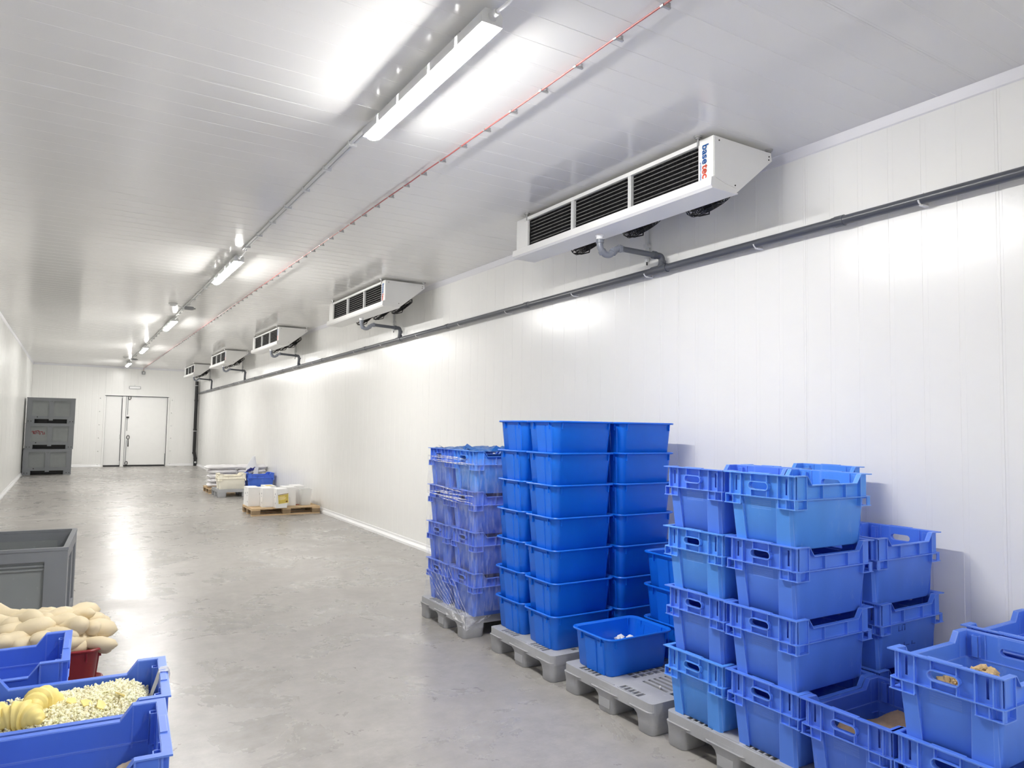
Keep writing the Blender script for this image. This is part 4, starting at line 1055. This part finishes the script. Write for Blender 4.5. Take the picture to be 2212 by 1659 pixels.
def make_carton():
    t = thing('carton', 'x', 'carton'); hx, hy, h = .0975, .195, .335
    bm = NB(); box(bm, -hx, hx, -hy, hy, 0, h-.004); bmesh.ops.bevel(bm, geom=list(bm.edges), offset=.003, segments=1, affect='EDGES'); obj('body', bm, M['carton'], t)
    for y0, y1 in ((-hy, -.002), (.002, hy)):
        bm = NB(); box(bm, -hx-.001, hx+.001, y0-.001, y1, h-.004, h); obj('flap', bm, M['carton'], t, smooth=False)
    for y, z, a, b in ((-.12, .24, .02, .03), (-.1, .19, .015, .02), (.05, .22, .02, .035), (-.14, .08, .012, .03)):
        bm = NB(); box(bm, -hx-.0012, -hx+.001, y-a/2, y+a/2, z-b/2, z+b/2); obj('printed_mark', bm, M['ink'], t, smooth=False)
    return t
ct = make_carton(); z_ = .13
cl = [((2.865, 13.64), 'white carton at the aisle end of the wooden pallet'), ((3.06, 13.4), 'second white carton from the aisle on the wooden pallet'), ((3.245, 13.18), 'white carton with a slanted yellow label, frontmost on the wooden pallet'), ((3.475, 13.48), 'white carton standing just behind the yellow-labelled one'), ((3.69, 13.7), 'rearmost white carton beside the clear plastic bucket'), ((3.2, 13.82), 'white carton with yellow top sticker in the back row')]
ct.location = (cl[0][0][0], cl[0][0][1], z_); ct['label'] = cl[0][1]; ct['group'] = 'white cartons on the wooden pallet'
made = [ct]
for (x, y), lb in cl[1:]: made.append(dup(ct, (x, y, z_), J(.02), lb))
c3 = made[2]
def slab(nm, pts, y, mt, par, off): 
    bm = NB(); plate(bm, pts, [], .0015, lambda u, v, ww: (u, y-off-ww, v)); return obj(nm, bm, mt, par, smooth=False)
hy = .196
lb_ = slab('label_sheet', [(-.06, .065), (.125, .085), (.118, .265), (-.075, .235)], -hy, M['labelw'], c3, .001); lb_['label'] = 'cream-edged yellow label'
for nm, pts, mt in (('label_print', [(-.052, .075), (.115, .094), (.108, .245), (-.066, .218)], 'label'), ('label_title', [(-.068, .221), (.108, .25), (.108, .259), (-.068, .232)], 'brown'), ('label_block', [(.07, .1), (.1, .104), (.1, .13), (.07, .126)], 'brown'), ('label_line', [(-.045, .185), (.05, .197), (.05, .203), (-.045, .191)], 'labelw'), ('label_line', [(-.045, .165), (.07, .178), (.07, .184), (-.045, .171)], 'labelw'), ('label_line', [(-.045, .145), (.06, .157), (.06, .163), (-.045, .151)], 'labelw')):
    bm = NB(); plate(bm, pts, [], .0012, lambda u, v, ww: (u, -hy-.0028-ww-(.001 if nm != 'label_print' else 0), v)); obj(nm, bm, M[mt], lb_, smooth=False)
bm = NB(); box(bm, -.06, .06, -.12, .08, .335, .337); o = obj('top_sticker', bm, M['label'], made[5], smooth=False); o['label'] = 'yellow top sticker'
t = thing('plastic_bucket', 'clear frosted plastic bucket on the wooden pallet beside the cartons', 'bucket', (3.76, 13.36, .13))
bm = NB(); R = lambda a, r, z: [Vector((x, y, z)) for x, y in rrect(a, a, r, 4)]
loft(bm, [R(.085, .02, 0), R(.1, .025, .285), R(.097, .024, .285), R(.082, .018, .004)]); obj('body', bm, M['frost'], t)
bm = NB(); pts = [(x, y, .285) for x, y in rrect(.102, .102, .026, 4)]; tube(bm, pts+pts[:2], .005, 6, False); obj('rim', bm, M['frost'], t)
bm = NB(); box(bm, -.07, .02, -.099, -.097, .19, .194); obj('printed_mark', bm, M['boxgrey'], t, smooth=False)
bm = NB(); plate(bm, rect(-.05, .05, -.03, .03), [], .006, lambda u, v, ww: (u, v, ww)); o = obj('red_scrap', bm, M['scrawl'], None, (3.62, 13.4, .13), .3, smooth=False); tag(o, 'small red scrap on the wooden pallet between carton and bucket', 'scrap')

# ivory and blue crates on the far grey pallet
def far_crate(x, y, mt, lab):
    c = dup(crate0, (x, y, PT), 0, lab, None, {M['crate']: M[mt]}, (1.03, 1, 1))
    if 'group' in c: del c['group']
far_crate(3.065, 16.76, 'ivory', 'ivory plastic crate on the far grey pallet beside the blue one')
far_crate(3.67, 16.76, 'crate3', 'blue plastic crate on the far grey pallet against the wall')

# sacks
def sack_bm(seed, lx, ly, lz):
    random.seed(seed); bm = NB(); nx, ny = 18, 12
    def P(i, j, s):
        u, v = 2*i/nx-1, 2*j/ny-1
        e = (max(0, 1-abs(u)**6)**.5)*(max(0, 1-abs(v)**4)**.5)
        zz = lz/2*e*(1+.2*noise.noise(Vector((u*2+seed, v*2, s))))
        return Vector((u*lx/2*(1-.05*(v*v)), v*ly/2*(1-.06*u*u), s*zz+.012*noise.noise(Vector((u*3, v*3, seed)))))
    for s in (1, -1):
        g_ = [[bm.verts.new(P(i, j, s)) for j in range(ny+1)] for i in range(nx+1)]
        for i in range(nx):
            for j in range(ny): bm.faces.new((g_[i][j], g_[i+1][j], g_[i+1][j+1], g_[i][j+1]))
    bmesh.ops.remove_doubles(bm, verts=bm.verts, dist=.0008)
    return bm
sm = [mesh('sack', sack_bm(s, .64, .44, .1), M['sack'], ang=70) for s in range(5)]
random.seed(9)
lv = ['bottom', 'second', 'third', 'fourth', 'top']
for k in range(5):
    for side, sx in (('aisle', 3.04), ('wall', 3.66)):
        o = ob('sack', sm[(k*2+(side == 'wall')) % 5], None, (sx+J(.025), 17.68+J(.02), .13+.058+.1*k), J(.06)); o.scale = (1.03 if k < 4 else 1.12, 1, 1)
        tag(o, f'white sack in the {lv[k]} layer of the heap, on its {side} side', 'sack', 'white sacks heaped on the far wooden pallet')
# open sack standing on the heap
t = thing('open_sack', 'opened white paper sack with blue print standing on the sack heap', 'sack', (3.62, 17.42, .56))
bm = NB(); R_ = []
for i in range(9):
    f_ = i/8; wd = .13*(1-.9*f_**1.5)+.012; 
    R_.append([Vector((.02*f_*3+wd*math.cos(a)*(1+.12*math.sin(3*a+i)), .06*math.sin(a)*(1-.6*f_)+.01*math.sin(2*a+i), -.1+.38*f_+.02*math.sin(4*a))) for a in [2*PI*q/16 for q in range(16)]])
loft(bm, R_); obj('paper_body', bm, M['paper'], t, ang=50)
bm = NB()
for k in range(5):
    tube(bm, [(-.12+.03*k, -.075-.012*(k % 2), -.09+.02*k), (-.08+.03*k, -.09, -.03+.02*(k % 3)), (-.02+.025*k, -.08, -.05+.02*k)], .02, 6)
obj('blue_print', bm, M['sackblue'], t)
bm = NB(); plate(bm, [(.02, -.2), (.14, -.18), (.15, .05), (.06, .02)], [], .004, lambda u, v, ww: (u, -.1-.1*v*v-ww, v)); obj('paper_flap', bm, M['paper'], t, smooth=False)
